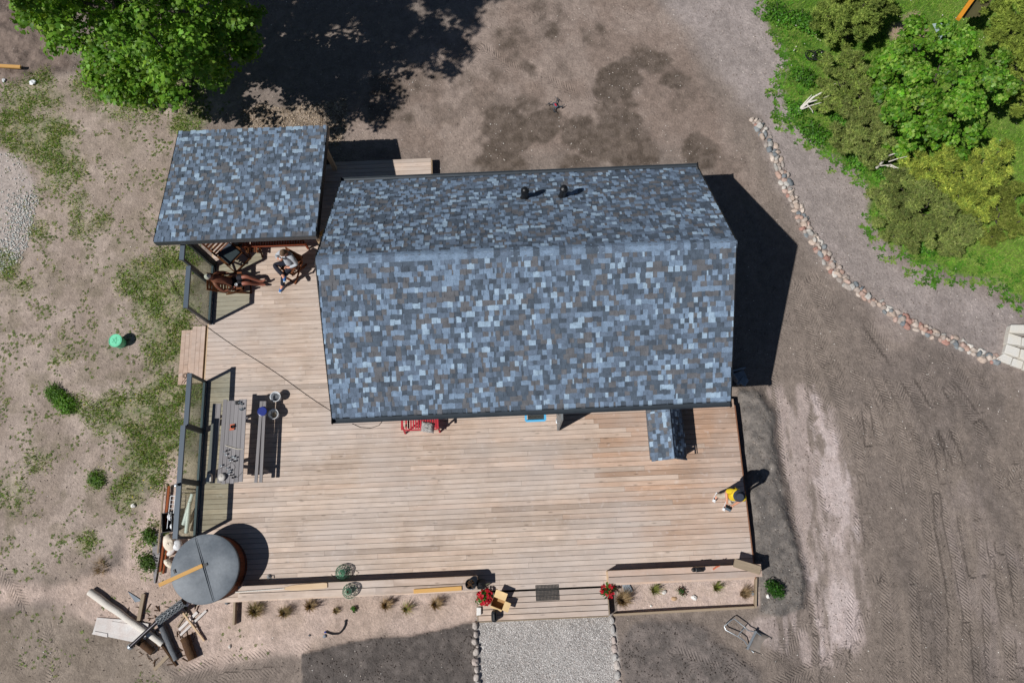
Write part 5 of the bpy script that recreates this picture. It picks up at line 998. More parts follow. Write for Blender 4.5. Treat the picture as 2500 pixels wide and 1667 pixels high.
def deciduous(px, py, z0, blobs, n, label, seed, cols, trunk_r=.07, name='maple_sapling'):
    b = P(px, py, 0); b.z = ground_at(b.x, b.y); t = thing(name, label, 'tree', b); m = MB(); cl = []; rd = []
    for qx, qy, z, r in blobs:
        c = P(qx, qy, z); cl.append(c); rd.append((r, r, r*.62)); limb(m, b+Vector((0,0,-.05)), c, trunk_r*.7, .012, 4, .25)
    m.build('trunk', BARK, t, 60); cl, rd = clumps(cl, rd, 7, .42, seed); V, Fv, cc = leafcloud(cl, rd, n, .10, cols, .42, shell=.1, seed=seed, shape='maple', minz=.05); leafobj('crown', V, Fv, cc, LEAF, t, b); return t
DC = [S(98,150,40), S(114,162,46), S(82,130,36), S(134,174,62), S(146,178,80)]
deciduous(2275, 270, 0, [(2180,130,1.6,.65),(2230,110,1.9,.7),(2300,120,2.1,.7),(2360,140,2.0,.7),(2420,160,1.8,.6),(2150,180,1.4,.55),(2210,190,2.3,.8),(2290,190,2.6,.8),(2370,210,2.4,.8),(2430,220,1.9,.6),(2170,240,1.6,.55),(2240,260,2.4,.8),(2320,265,2.5,.8),(2390,270,2.0,.65),(2190,300,1.4,.5),(2260,320,1.9,.65),(2330,330,1.8,.6),(2390,310,1.5,.5),(2230,355,1.2,.45),(2290,365,1.2,.4),(2170,350,.9,.4)], 26000, 'wide bright green broadleaf tree among the junipers', 61, DC)
def juniper(px, py, blobs, n, label, seed, cols, spray=.14, twigs=True):
    b = P(px, py, 0); b.z = ground_at(b.x, b.y); t = thing('juniper', label, 'shrub', b, 'junipers on the right-hand lawn'); g = np.random.default_rng(seed); m = MB(); cen = []; rad = []
    for qx, qy, z, r in blobs: c = P(qx, qy, z); cen.append(c); rad.append((r, r, r*.7)); limb(m, b+Vector((0,0,-.05)), c, .05, .012, 4, .3)
    m.build('branches', BARK, t, 60); cen, rad = clumps(cen, rad, 11, .30, seed); cen = np.array(cen); rad = np.array(rad); n = int(n*2.6); spray = .095; vol = rad.prod(1)**.7; k = g.choice(len(cen), n, p=vol/vol.sum()); d = g.normal(0, 1, (n, 3)); d[:, 2] = np.abs(d[:, 2])*.9-.25; d /= np.linalg.norm(d, axis=1)[:, None]; r = (.45+.62*g.random(n)**.7); pos = cen[k]+d*rad[k]*r[:, None]; pos[:, 2] = np.maximum(pos[:, 2], .05)
    ax = d*.7+np.array([0,0,.55])+g.normal(0, .3, (n, 3)); ax /= np.linalg.norm(ax, axis=1)[:, None]; Vs = []; K = 6
    s = spray*g.uniform(.6, 1.3, n)
    for j in range(K):
        u = ax*.45+g.normal(0, .6, (n, 3)); u /= np.linalg.norm(u, axis=1)[:, None]; w_ = np.cross(u, ax+g.normal(0, .35, (n, 3))); w_ /= np.linalg.norm(w_, axis=1)[:, None]; st_ = pos+ax*s[:, None]*g.uniform(-.5, .4, (n, 1)); Vs.append(np.stack([st_-w_*s[:, None]*.13, st_+w_*s[:, None]*.13, st_+u*s[:, None]*.85], 1))
    V = np.stack(Vs, 1).reshape(-1, 3); Fv = np.arange(n*K*3).reshape(-1, 3); cc = np.array(cols)[g.integers(0, len(cols), n)]*g.uniform(.7, 1.25, (n, 1))*g.uniform(.68, 1.25, len(cen))[k][:, None]; leafobj('foliage', V, Fv, np.repeat(cc, K*3, 0), CONIF, t, b); return t
OL = [S(142,162,76), S(128,150,68), S(158,174,86), S(112,134,60)]; YL = [S(168,180,74), S(152,168,68), S(182,190,84), S(132,152,62), S(142,162,70)]; DO = [S(130,146,76), S(114,132,68), S(146,158,84), S(134,142,84)]
juniper(2085, 70, [(2020,40,1.0,.55),(2060,20,1.5,.6),(2110,10,1.7,.65),(2160,5,1.3,.5),(2040,75,.8,.45),(2090,60,1.2,.55),(2050,100,.5,.35),(2120,45,1.2,.5),(2060,-20,1.3,.6),(2130,-20,1.5,.6)], 3400, 'olive juniper at the top edge, left of the bare patch', 71, OL)
juniper(2060, 215, [(2030,160,.8,.4),(2070,165,1.0,.4),(2095,190,1.1,.45),(2060,205,.9,.45),(2020,215,.6,.35),(2010,250,.5,.32),(2060,255,.8,.4),(2100,240,1.0,.4),(2080,145,.8,.35)], 2400, 'leaning olive juniper with bare grey limbs pointing at the gravel', 72, OL+DO)
juniper(2100, 330, [(2100,260,1.3,.45),(2140,250,1.4,.45),(2070,300,.9,.45),(2110,310,1.3,.5),(2150,310,1.4,.5),(2050,345,.6,.38),(2100,355,.9,.45),(2150,360,1.0,.45),(2120,385,.5,.35)], 3000, 'dull brown-green juniper left of the broadleaf tree', 73, DO)
juniper(2230, 520, [(2150,480,.7,.5),(2200,460,1.2,.6),(2170,530,.7,.5),(2220,530,1.3,.65),(2270,490,1.6,.65),(2280,560,1.2,.6),(2230,580,.8,.5),(2320,530,1.5,.65),(2330,590,.9,.5),(2180,580,.5,.4),(2360,560,1.0,.5)], 4200, 'broad dull olive juniper above the stone wall', 74, DO)
juniper(2330, 430, [(2230,400,1.1,.45),(2270,415,1.3,.5),(2250,440,1.2,.45),(2330,420,1.6,.55),(2390,390,1.5,.5),(2440,370,1.3,.45),(2380,440,1.6,.5),(2340,480,1.4,.45),(2390,490,1.3,.45),(2370,525,1.1,.4),(2430,420,1.3,.4),(2310,385,1.3,.42),(2290,455,1.3,.4)], 3200, 'yellow-tipped juniper, brightest of the group', 75, YL)
juniper(2440, 560, [(2440,460,.9,.5),(2480,480,.9,.5),(2440,520,.8,.5),(2490,540,.8,.5),(2420,580,.5,.4)], 1500, 'soft light green juniper at the right edge', 76, [S(126,138,58), S(110,124,50), S(140,148,70)])
juniper(2475, 130, [(2440,40,1.6,.5),(2480,30,1.8,.6),(2460,90,1.6,.55),(2500,110,1.8,.6),(2470,160,1.4,.5),(2500,200,1.4,.5),(2520,60,1.9,.6),(2440,-10,1.6,.5),(2490,260,1.0,.45),(2470,220,1.2,.4)], 3400, 'tall yellow-green juniper in the top right corner', 77, [S(142,160,68), S(158,174,76), S(122,142,58)])
# leafy low shrubs along the edge
for px, py, r, h, n, lab, s in ((1985,330,.5,.3,900,'bright green leafy shrub at the gravel edge below the bare grey limbs',81),(2050,300,.35,.35,800,'bright green leaves in front of the dull juniper',82),(2090,395,.4,.3,800,'low green shrub at the curve of the gravel edge',83),(2160,430,.4,.3,700,'leafy green clump beside the fallen pale branch',84),(1960,195,.4,.35,700,'round green clump left of the leaning juniper',85),(2255,610,.3,.3,500,'dark green leafy clump at the foot of the broad juniper',86),(1900,40,.5,.3,700,'low green clump at the top of the lawn edge',87),(1960,60,.5,.35,900,'bright green undergrowth beside the top juniper',88),(1940,270,.3,.25,450,'small grey-green clump at the roots of the grey limbs',89)):
    bush(px, py, r, h, n, [S(88,142,42), S(106,160,50), S(74,122,38)], lab, s, .07)
# bare limbs
def snag(label, pts, r, sub):
    q = [P(x, y, z) for x, y, z in pts]; t = thing('fallen_branch', label, 'dead branch', q[0]); MB().tube(q, [r*(1-.6*i/(len(q)-1)) for i in range(len(q))], 7).build('limb', GREYLOG if False else WHITELOG, t, True); m = MB()
    for a in sub: m.tube([P(x, y, z) for x, y, z in a], [r*.5, r*.35, r*.15][:len(a)], 5)
    m.build('twigs', WHITELOG, t, True)
snag('bleached grey limb lying at the lawn edge, upper of two', [(1946,273,.12),(1965,257,.25),(1985,238,.4),(2010,225,.6),(2040,205,.9)], .045, [[(1950,270,.15),(1980,258,.3),(2015,248,.5)],[(1955,262,.2),(1975,240,.4),(1982,232,.5)],[(1970,255,.3),(1983,270,.15),(1985,277,.1)],[(1975,250,.4),(2000,243,.5),(2030,232,.7)]])
snag('forked bleached branch lying on the lawn, lower of two', [(2140,410,.3),(2155,395,.6),(2170,380,1.0),(2185,375,1.2)], .04, [[(2150,405,.5),(2175,402,.9),(2210,420,1.0)],[(2165,405,.7),(2190,410,.9),(2220,412,1.1)],[(2170,395,.9),(2190,388,1.2),(2215,382,1.4)],[(2175,405,.8),(2200,425,.9),(2215,428,.8)]])

# ------------------------------------------------------------------ scrap around the hot tub
def logpx(label, a, b, r0, r1, material, name='log', end=None):
    A, B = P(*a, r0), P(*b, r1); A.z = ground_at(A.x, A.y)+r0*.9; B.z = ground_at(B.x, B.y)+r1*.9; t = thing(name, label, 'log', A); m = MB(); N = 8; pts = []; rs = []
    for i in range(N+1): f = i/N; pts.append(A.lerp(B, f)+Vector((random.uniform(-1,1), random.uniform(-1,1), 0))*r0*.08); rs.append((r0+(r1-r0)*f)*random.uniform(.94, 1.06))
    m.tube(pts, rs, 12); m.build('trunk', material, t, 50); d = (B-A).normalized(); R = d.to_track_quat('Z', 'X').to_matrix()
    for c, s in ((A, -1), (B, 1)): MB().lathe(c+d*s*.004, [(.001, 0), (min(r0, r1)*.86, .001)] if s > 0 else [(min(r0,r1)*.86, 0), (.001, .001)], 12, R).build('cut_end', end or OLDW, t)
    return t
logpx('long bleached white log lying left of the hot tub', (219,1444), (396,1572), .10, .075, WHITELOG)
logpx('smooth grey log, middle of the scrap pile', (390,1520), (430,1610), .085, .075, GREYLOG); logpx('thick short brown log, right of the scrap pile', (450,1555), (470,1610), .125, .12, BARKB); logpx('dark rotten log end under the white log', (338,1565), (372,1592), .10, .085, BARKB)
# flue pipe
fl_ = thing('flue_pipe', 'dark stove flue with a perforated guard leaning from the hot tub', 'flue pipe', P(318, 1578, .1)); a, b, c_ = P(450,1468,.62), P(386,1515,.48), P(318,1578,.30)
MB().tube([a, b], .082, 14).build('inner_pipe', BLACKM, fl_, True); MB().tube([b, c_], .055, 12, False).build('pipe', mat('dark_steel', S(44,40,44), .35, .1, 6, 50, .05, .5, .5), fl_, True)
d = (a-b); L = d.length; d.normalize(); u_ = d.cross(Vector((0,0,1))).normalized(); v_ = d.cross(u_); m = MB()
for s in (1, -1):
    for k in range(10): m.tube([b+d*(L*i/12)+(u_*math.cos(2*math.pi*k/10+s*i*.36)+v_*math.sin(2*math.pi*k/10+s*i*.36))*.10 for i in range(13)], .008, 4, False)
m.build('guard_mesh', STEEL, fl_); d2 = (b-c_).normalized(); R = d2.to_track_quat('Z','X').to_matrix(); MB().lathe(c_, [(.05,-.03),(.075,-.03),(.08,0),(.08,.03),(.055,.035)], 16, R).build('collar', STEEL, fl_, True)
# sheets and boards
pts = PX([(236,1507),(300,1512),(362,1522),(355,1560),(320,1566),(225,1546)], .05); g0 = max(ground_at(*p) for p in pts); sc = thing('cardboard_sheet', 'flattened grey-white cardboard sheets on the ground by the white log', 'cardboard', (pts[0][0], pts[0][1], g0)); MB().prism(pts, g0-.01, g0+.03).build('lower_sheet', SHEETG, sc); MB().prism(PX([(272,1516),(352,1528),(345,1560),(268,1545)], .06), g0+.034, g0+.045).build('upper_sheet', SHEETG, sc)
pts = PX([(230,1540),(262,1546),(262,1555),(224,1547)], .05); MB().prism(pts, g0+.034, g0+.05).build('flap', SHEETG, sc)
ct = PX([(310,1443),(345,1466),(328,1470)], .05); g0 = max(ground_at(*p) for p in ct); solo('grey_offcut', 'triangular grey sheet offcut on the sand beside a square post', 'offcut', MB().prism(ct, g0, g0+.02), SLATE)
boardpx('square post lying on the sand left of the flue guard', (351,1449), (339,1514), .09, .09, .05, OLDW, cat='post'); boardpx('short pale offcut at the foot of the scrap pile', (374,1635), (410,1600), .085, .04, .03, OLDW); boardpx('round pale stick crossing the offcuts near the brown log', (443,1492), (498,1564), .04, .04, .14, NEWW, .05); boardpx('grey offcut, left of three under the pale stick', (437,1537), (481,1494), .075, .03, .02, SHEETG); boardpx('grey offcut, middle of three under the pale stick', (440,1550), (503,1490), .06, .03, .03, SHEETG); boardpx('brown offcut, right of three under the pale stick', (432,1530), (466,1478), .04, .04, .02, OLDW)
boardpx('dark broken lath between the grey log and the white log', (395,1575), (430,1625), .05, .03, .03, BARKB)
c = P(456, 1473, .1); solo('white_rag', 'crumpled white rag at the foot of the hot tub', 'rag', lump(P(456,1473,.07), (.09,.06,.05), l=.3), WHITE, smooth=60)
g_ = np.random.default_rng(33); m = MB()
for k in range(90):
    q = P(300+190*g_.random(), 1480+150*g_.random(), .1); q.z = ground_at(q.x, q.y)+.012; a = g_.uniform(0, 3.14); L = g_.uniform(.05, .20); m.bar(q-Vector((math.cos(a)*L/2, math.sin(a)*L/2, 0)), q+Vector((math.cos(a)*L/2, math.sin(a)*L/2, .01)), g_.uniform(.008,.02), .012)
tag(m.build('wood_splinters', BARKB), 'splinters of bark and wood strewn round the cut logs', 'splinters', kind='stuff')
# strip of leftovers between the fence and the grass
bd = thing('wedge_board', 'grey tapered board leaning at the left of the rubbish strip', 'board', P(375, 1360, .1)); pp = PX([(367,1307),(395,1298),(375,1424),(372,1424)], .12); MB().prism(pp, ground_at(*pp[0])+.02, ground_at(*pp[0])+.05).build('board', GREYW, bd)
boardpx('long thin pale lath on the left of the rubbish strip', (400,1184), (385,1350), .035, .03, .10, OLDW); boardpx('rust brown batten, upper one beside the fence', (413,1186), (402,1290), .06, .04, .08, RUSTW); boardpx('rust brown batten, lower left one by the hot tub', (401,1310), (391,1395), .05, .04, .06, RUSTW); boardpx('rust brown batten, lower right one by the hot tub', (408,1335), (398,1400), .04, .04, .05, RUSTW)
rk = thing('metal_rack', 'white wire shelf frame lying in the rubbish strip by the glass fence', 'rack', P(420, 1240, .2)); m = MB(); q = [P(417,1210,.25), P(428,1210,.25), P(424,1252,.25), P(412,1250,.25), P(408,1290,.25)]
for a, b in ((0,1),(1,2),(2,3),(3,0),(3,4)): m.tube([q[a], q[b]], .011, 6)
for f in (.25,.5,.75): m.tube([q[0].lerp(q[3], f), q[1].lerp(q[2], f)], .006, 5)
m.build('frame', WHITE, rk, True)
bins = thing('black_tub', 'black plastic crate of leftovers beside the glass fence', 'crate', P(418, 1275, 0)); c = P(418, 1275, .02); m = MB()
for v, d in (((0,.0,.02),(.26,.5,.02)),((-.13,0,.14),(.015,.5,.26)),((.13,0,.14),(.015,.5,.26)),((0,.25,.14),(.25,.015,.26)),((0,-.25,.14),(.25,.015,.26))): m.box(c+Vector(v), d, .1)
m.build('shell', BLACKP, bins)
for i, (x, y, z, d, mt, lab) in enumerate(((417,1262,.26,(.10,.09,.05),WHITE,'white plastic bag, upper one in the black crate'),(423,1284,.28,(.09,.08,.05),WHITE,'white plastic bag, lower one in the black crate'),(414,1325,.16,(.16,.24,.12),CREAM,'cream paper sack beside the hot tub'),(433,1330,.14,(.14,.15,.09),WHITE,'white sack squeezed under the end of the glass fence'),(420,1345,.12,(.15,.08,.06),SHEETG,'grey crumpled sheet in front of the white sack'),(415,1375,.15,(.10,.16,.14),CREAM,'cream bag tucked behind the hot tub'))):
    q = P(x, y, z*.6); solo('sack', lab, 'sack', MB().ell(Vector((q.x, q.y, z*.5+.03)), d, 12, 8, Matrix.Rotation(.2*i, 3, 'Z'), .12), mt, smooth=60)
for i, (a, b) in enumerate((((470,1205),(448,1280)), ((463,1225),(455,1300)))): A, B = P(*a, .3), P(*b, .12); solo('white_tube', 'rolled white tarpaulin behind the glass fence, left roll' if i else 'rolled white tarpaulin behind the glass fence, right roll', 'tarpaulin roll', MB().tube([A, A.lerp(B,.5)+Vector((.01,0,.02)), B], [.05,.06,.055], 10), WHITE, smooth=60)
for i, (a, b) in enumerate((((445,1195),(470,1198)),((442,1207),(466,1205)),((444,1186),(462,1180)))): boardpx(('upper','middle','topmost')[i]+' straw-coloured stick behind the glass fence', a, b, .03, .03, .1, OLDW)
# loose things in the yard
boardpx('pale batten lying at the left edge of the yard', (-10,163), (52,166), .10, .06, .14, YELW); c = P(80, 202, .05); solo('paper_scrap', 'crumpled white paper in the grass at the left', 'paper', lump(c+Vector((0,0,.03)), (.10,.08,.04), l=.35), WHITE); solo('paper_scrap', 'small white scrap near the left edge', 'paper', lump(P(10,197,.05)+Vector((0,0,.02)), (.05,.07,.03), l=.35), WHITE)
c = P(372, 256, .0); c.z = ground_at(c.x, c.y); bk = thing('wire_basket', 'dark wire basket at the foot of the maple', 'basket', c); m = MB()
for z, r in ((.02,.13),(.13,.17),(.25,.2)): m.tube([c+Vector((math.cos(a)*r, math.sin(a)*r, z)) for a in np.linspace(0, 6.2832, 15)], .007, 5)
for k in range(12): a = k*math.pi/6; m.tube([c+Vector((math.cos(a)*.13, math.sin(a)*.13, .02)), c+Vector((math.cos(a)*.2, math.sin(a)*.2, .25))], .006, 4)
m.build('wires', BLACKM, bk); MB().lathe(c, [(.13,.0),(.165,.12),(.001,.121)], 14).build('liner', BLACKP, bk, True)
c = P(1356, 261, 0); c.z = ground_at(c.x, c.y); dr_ = thing('drone', 'small dark quadcopter drone standing on the brown soil', 'drone', c); MB().box(c+Vector((0,0,.08)), (.10,.19,.06), .5).build('body', GREYM, dr_, bevel=.015); MB().box(c+Vector((0,0,.115)), (.05,.10,.012), .5).build('battery', REDP, dr_, bevel=.004)
for k in range(4):
    a = .5+math.pi/4+k*math.pi/2; e = c+Vector((math.cos(a)*.21, math.sin(a)*.21, .09)); MB().bar(c+Vector((math.cos(a)*.05, math.sin(a)*.05, .085)), e, .022, .018).build('arm', DARKM, dr_); r = MB(); r.box(e+Vector((0,0,.03)), (.22,.016,.004), a+.9); r.lathe(e, [(.018,-.02),(.018,.03)], 10); r.build('rotor', DARKM, dr_); MB().bar(e+Vector((0,0,-.02)), e+Vector((0,0,-.09)), .012, .012).build('foot', BLACKP, dr_)
c = P(1978, 138, .1); m = MB(); q = []
for i in range(60): a = i*.42; r = .16+.03*math.sin(i*.7); off = .0 if i < 30 else .28; q.append(c+Vector((math.cos(a)*r*(1 if i < 30 else 1.25)+off*1.0, math.sin(a)*r*(1 if i < 30 else 1.25)-off*.1, .06+.03*math.sin(i*1.3))))
m.tube(q, .014, 6); solo('hose_coil', 'coil of black hose lying in the ground cover', 'hose', m, BLACKP, smooth=True)
c = P(454, 917, .20); m = MB(); m.tube([c+Vector((math.cos(i*.5)*(.03+.002*i), math.sin(i*.5)*(.03+.002*i), .02+.001*i)) for i in range(26)]+[c+Vector((-.06,-.16,.02)), c+Vector((-.1,-.24,.01))], .011, 6); solo('rope_coil', 'small coil of brown rope on the lower end of the deck steps', 'rope', m, mat('brown_rope', S(110,92,78), .9), smooth=True)
# shaded barrow-like tub right of the house
c = P(1803, 922, .1); c.z = ground_at(c.x, c.y); tp = thing('folded_tarp', 'dark slabs stacked in the shade at the house corner', 'slabs', c)
for v, d, rt in (((-.18,.05,.16),(.03,.42,.36),.5),((.05,.0,.08),(.34,.34,.12),.3),((.12,-.12,.15),(.22,.2,.05),.9),((.0,.22,.12),(.4,.04,.25),.2)): MB().box(c+Vector(v), d, rt).build('slab', SLATE, tp, bevel=.01)
# hand scoop on the bare soil
S0 = [P(x, y, z) for x, y, z in ((1840,1592,.30),(1828,1580,.28),(1817,1563,.40),(1802,1553,.42),(1772,1537,.36),(1768,1528,.36),(1784,1514,.38),(1792,1509,.38),(1818,1530,.42),(1826,1538,.42),(1846,1542,.34),(1858,1551,.30))]
scp = thing('snow_scoop', 'push scoop with a steel tube frame standing on the bare soil', 'scoop', P(1830, 1560, .2)); MB().tube(S0, .014, 8).build('handle_frame', STEEL, scp, True); MB().tube([P(1802,1553,.42), P(1806,1545,.42), P(1818,1532,.42)], .012, 8).build('crossbar', STEEL, scp, True)
A, B, C_, Dd = P(1845,1540,.37), P(1824,1583,.37), P(1862,1612-14,.22), P(1886,1556,.22)
m = MB(); rows_ = []
for f, dz in ((0,.0),(.15,-.02),(.5,-.03),(.85,-.02),(1,.0)):
    p, q = A.lerp(Dd, f), B.lerp(C_, f); rows_.append([p.lerp(q, t)+Vector((0,0,dz-.02*math.sin(t*math.pi))) for t in (0,.25,.5,.75,1)])
vs = [v for r in rows_ for v in r]; m.add(vs, [(j*5+i, j*5+i+1, (j+1)*5+i+1, (j+1)*5+i) for j in range(4) for i in range(4)]); pan = m.build('pan', mat('dusty_grey_pan', S(140,130,122), .8, .2, 8, 50, .1), scp, True); md = pan.modifiers.new('solid', 'SOLIDIFY'); md.thickness = .006
plank(A.lerp(B,-.02)+Vector((0,0,.02)), A.lerp(B,1.02)+Vector((0,0,.02)), .055, .02, STEEL, scp, 'lip_bar'); m = MB(); m.add([Dd, C_, C_+Vector((0,0,-.16)), Dd+Vector((0,0,-.16)), A+Vector((0,0,-.02)), B+Vector((0,0,-.02)), B+Vector((0,0,-.3)), A+Vector((0,0,-.3))], [(0,1,2,3),(0,3,7,4),(1,5,6,2)]); sd_ = m.build('side_panel', DARKM, scp); md = sd_.modifiers.new('solid', 'SOLIDIFY'); md.thickness = .006
# orange beam and sheet in the upper right corner
ob = thing('timber_frame', 'orange timber beam of a raised frame at the top right', 'frame', P(2360, 10, 0)); plank(P(2339,47,1.5), P(2385,-18,1.5), .12, .10, ORANGE, ob, 'beam'); plank(P(2345,40,0), P(2345,40,0)+Vector((-.05,-.1,1.45)), .1, .1, ORANGE, ob, 'post'); plank(P(2375,-5,0), P(2375,-5,0)+Vector((-.05,-.1,1.45)), .1, .1, ORANGE, ob, 'post')
for k in range(5): plank(P(2352+k*9,44-k*1,1.25), P(2398+k*9,-18-k*1,1.25), .10, .02, mat('olive_boards', S(84,80,52), .8) if k == 0 else bpy.data.materials['olive_boards'], ob, 'board')
pts = PX([(2290,42),(2330,38),(2336,72),(2312,88)], .5); solo('clear_sheet', 'pale grey-blue plastic sheet lying on the grass below the orange beam', 'sheet', MB().prism(pts, .42, .43), mat('pale_blue_sheet', S(160,180,176), .4, .2, 5, 30, .1, .5)); bpy.data.objects['clear_sheet'].location.z -= .25

# ------------------------------------------------------------------ people
def skinmesh(name, J, chains, material, parent, levels=2, root=None):
    """J: joint -> (Vector, radius); chains: lists of joint names"""
    names = []; edges = []
    for ch in chains:
        for a in ch:
            if a not in names: names.append(a)
        edges += [(names.index(a), names.index(b)) for a, b in zip(ch[:-1], ch[1:])]
    me = bpy.data.meshes.new(name); org = worldpos(parent); me.from_pydata([J[n][0]-org for n in names], edges, []); o = bpy.data.objects.new(name, me); link(o)
    sk_ = o.modifiers.new('skin', 'SKIN'); sk_.use_smooth_shade = True; d = me.skin_vertices[0].data
    for i, n in enumerate(names): r = J[n][1]; d[i].radius = (r, r) if not isinstance(r, tuple) else r; d[i].use_root = (n == (root or names[0]))
    sub = o.modifiers.new('sub', 'SUBSURF'); sub.levels = levels; sub.render_levels = levels
    dg = bpy.context.evaluated_depsgraph_get(); dg.update(); m2 = bpy.data.meshes.new_from_object(o.evaluated_get(dg)); m2.name = name
    bpy.data.objects.remove(o); m2.materials.clear(); m2.materials.append(material); m2.polygons.foreach_set('use_smooth', [True]*len(m2.polygons)); return m2
def addmesh(m2, mb, org):
    """append builder geometry to a mesh"""
    import bmesh
    bm = bmesh.new(); bm.from_mesh(m2); vs = [bm.verts.new(Vector(v)-org) for v in mb.v]
    for f in mb.f:
        try: fc = bm.faces.new([vs[i] for i in f]); fc.smooth = True
        except ValueError: pass
    bm.to_mesh(m2); bm.free()
def person(label, base_, J, look, upv, skin, shirt, trousers, shoes, hair, grip=True, bare=False):
    t = thing('person', label, 'person', base_); r = {}
    rad = dict(pelvis=.125, belly=.12, chest=.135, neckb=.07, neck=.055, hd=.06, shL=.062, shR=.062, elL=.044, elR=.044, wrL=.029, wrR=.029, hipL=.085, hipR=.085, knL=.06, knR=.06, anL=.04, anR=.04, heL=.034, heR=.034, toL=.03, toR=.03)
    Q = {k: (Vector(v), rad[k]) for k, v in J.items() if k in rad}
    for s in 'LR':                                        # palms and fingers
        w_, e_ = Vector(J['wr'+s]), Vector(J['el'+s]); d = (w_-e_).normalized(); tgt = Vector(J.get('aim'+s, w_+d)); d = (tgt-w_).normalized(); sidev = d.cross(Vector((0,0,1))).normalized(); nrm = sidev.cross(d); Q['pa'+s] = (w_+d*.075, (.036, .022))
        for i in range(4):
            o_ = (i-1.5)*.020; ln_ = (.040, .046, .043, .034)[i]; b_ = w_+d*.085+sidev*o_; c1 = b_+d*ln_*.8-nrm*.012; c2 = c1+d*ln_*.35-nrm*.030; Q[f'f{s}{i}a'] = (b_, .0095); Q[f'f{s}{i}b'] = (c1, .009); Q[f'f{s}{i}c'] = (c2, .0075)
        sg = 1 if s == 'L' else -1; b_ = w_+d*.035+sidev*.028*sg; Q['t'+s+'a'] = (b_, .012); Q['t'+s+'b'] = (b_+d*.03+sidev*.026*sg-nrm*.01, .0105); Q['t'+s+'c'] = (b_+d*.058+sidev*.028*sg-nrm*.022, .009)
    ch = [['pelvis','belly','chest','neckb','neck','hd']]
    for s in 'LR':
        ch += [['neckb','sh'+s,'el'+s,'wr'+s,'pa'+s], ['pelvis','hip'+s,'kn'+s,'an'+s,'he'+s], ['an'+s,'to'+s]]
    body = skinmesh('body', Q, ch, skin, t, 1, 'pelvis')
    for s in 'LR':
        for i in range(4): mm = skinmesh('f', Q, [[f'f{s}{i}a', f'f{s}{i}b', f'f{s}{i}c']], skin, t, 1); b2 = MB(); b2.v = [tuple(Vector(v.co)+worldpos(t)) for v in mm.vertices]; b2.f = [list(p.vertices) for p in mm.polygons]; addmesh(body, b2, worldpos(t))
        mm = skinmesh('f', Q, [[f't{s}a', f't{s}b', f't{s}c']], skin, t, 1); b2 = MB(); b2.v = [tuple(Vector(v.co)+worldpos(t)) for v in mm.vertices]; b2.f = [list(p.vertices) for p in mm.polygons]; addmesh(body, b2, worldpos(t))
    hc = Vector(J['head']); f = Vector(look).normalized(); u = Vector(upv); u = (u-f*u.dot(f)).normalized(); sx = f.cross(u); R = Matrix((sx, f, u)).transposed(); hm = MB()
    hm.ell(hc, (.078, .098, .118), 16, 12, R)
    H = lambda x, y, z: hc+R @ Vector((x, y, z))
    hm.ell(H(0,.05,-.055), (.055,.052,.062), 12, 8, R); hm.ell(H(0,.102,-.012), (.014,.020,.026), 8, 6, R)          # jaw, nose
    for s in (-1, 1): hm.ell(H(s*.080,-.005,-.01), (.012,.022,.034), 8, 6, R)                                       # ears
    hm.ell(H(0,.094,-.055), (.024,.010,.007), 8, 5, R); hm.ell(H(0,.084,.022), (.052,.018,.010), 10, 5, R)            # mouth, brow
    addmesh(body, hm, worldpos(t)); bo = bpy.data.objects.new('body', body); link(bo, t)
    ey = MB()
    for s in (-1, 1): ey.ell(H(s*.030,.090,.004), (.011,.008,.007), 8, 6, R)
    ey.build('eyes', BLACKP, t, True)
    if hair:
        hb = MB(); N, Mm = 18, 9; vs = []; fs = []
        for i in range(Mm+1):
            th = math.radians(118)*i/Mm
            for k in range(N):
                ph = 2*math.pi*k/N; fr_ = math.sin(ph); lim = th*(1 if fr_ < .2 else .62); x, y, z = math.sin(lim)*math.cos(ph), math.sin(lim)*math.sin(ph), math.cos(lim); q = random.uniform(1.04, 1.085); vs.append(H(x*.080*q, y*.100*q, z*.120*q))
        for i in range(Mm):
            for k in range(N): fs.append((i*N+k, i*N+(k+1) % N, (i+1)*N+(k+1) % N, (i+1)*N+k))
        hb.add(vs, fs); hb.build('hair', hair, t, True)
    gw = lambda n, k: (Q[n][0], Q[n][1]*k if not isinstance(Q[n][1], tuple) else Q[n][1])
    if shirt:
        mt, long_ = shirt; G = {n: gw(n, 1.22) for n in Q}; ch = [['pelvis','belly','chest','neckb']]
        for s in 'LR':
            G['cuff'+s] = (Q['el'+s][0].lerp(Q['wr'+s][0], .86), .043) if long_ else (Q['sh'+s][0].lerp(Q['el'+s][0], .72), .068); ch.append(['neckb','sh'+s,'el'+s,'cuff'+s] if long_ else ['neckb','sh'+s,'cuff'+s])
        G['neckb'] = (G['neckb'][0], .088); o = bpy.data.objects.new('shirt', skinmesh('shirt', G, ch, mt, t, 2, 'pelvis')); link(o, t)
    mt, long_ = trousers; G = {n: gw(n, 1.17) for n in Q}; G['pelvis'] = (Q['pelvis'][0], .138); ch = [['belt','pelvis']]; G['belt'] = (Q['pelvis'][0].lerp(Q['belly'][0], .45), .135)
    for s in 'LR':
        G['hem'+s] = (Q['kn'+s][0].lerp(Q['an'+s][0], .96), .062) if long_ else (Q['hip'+s][0].lerp(Q['kn'+s][0], .80), .088); ch.append(['pelvis','hip'+s,'kn'+s,'hem'+s] if long_ else ['pelvis','hip'+s,'hem'+s])
    o = bpy.data.objects.new('trousers' if long_ else 'shorts', skinmesh('trousers', G, ch, mt, t, 2, 'pelvis')); link(o, t)
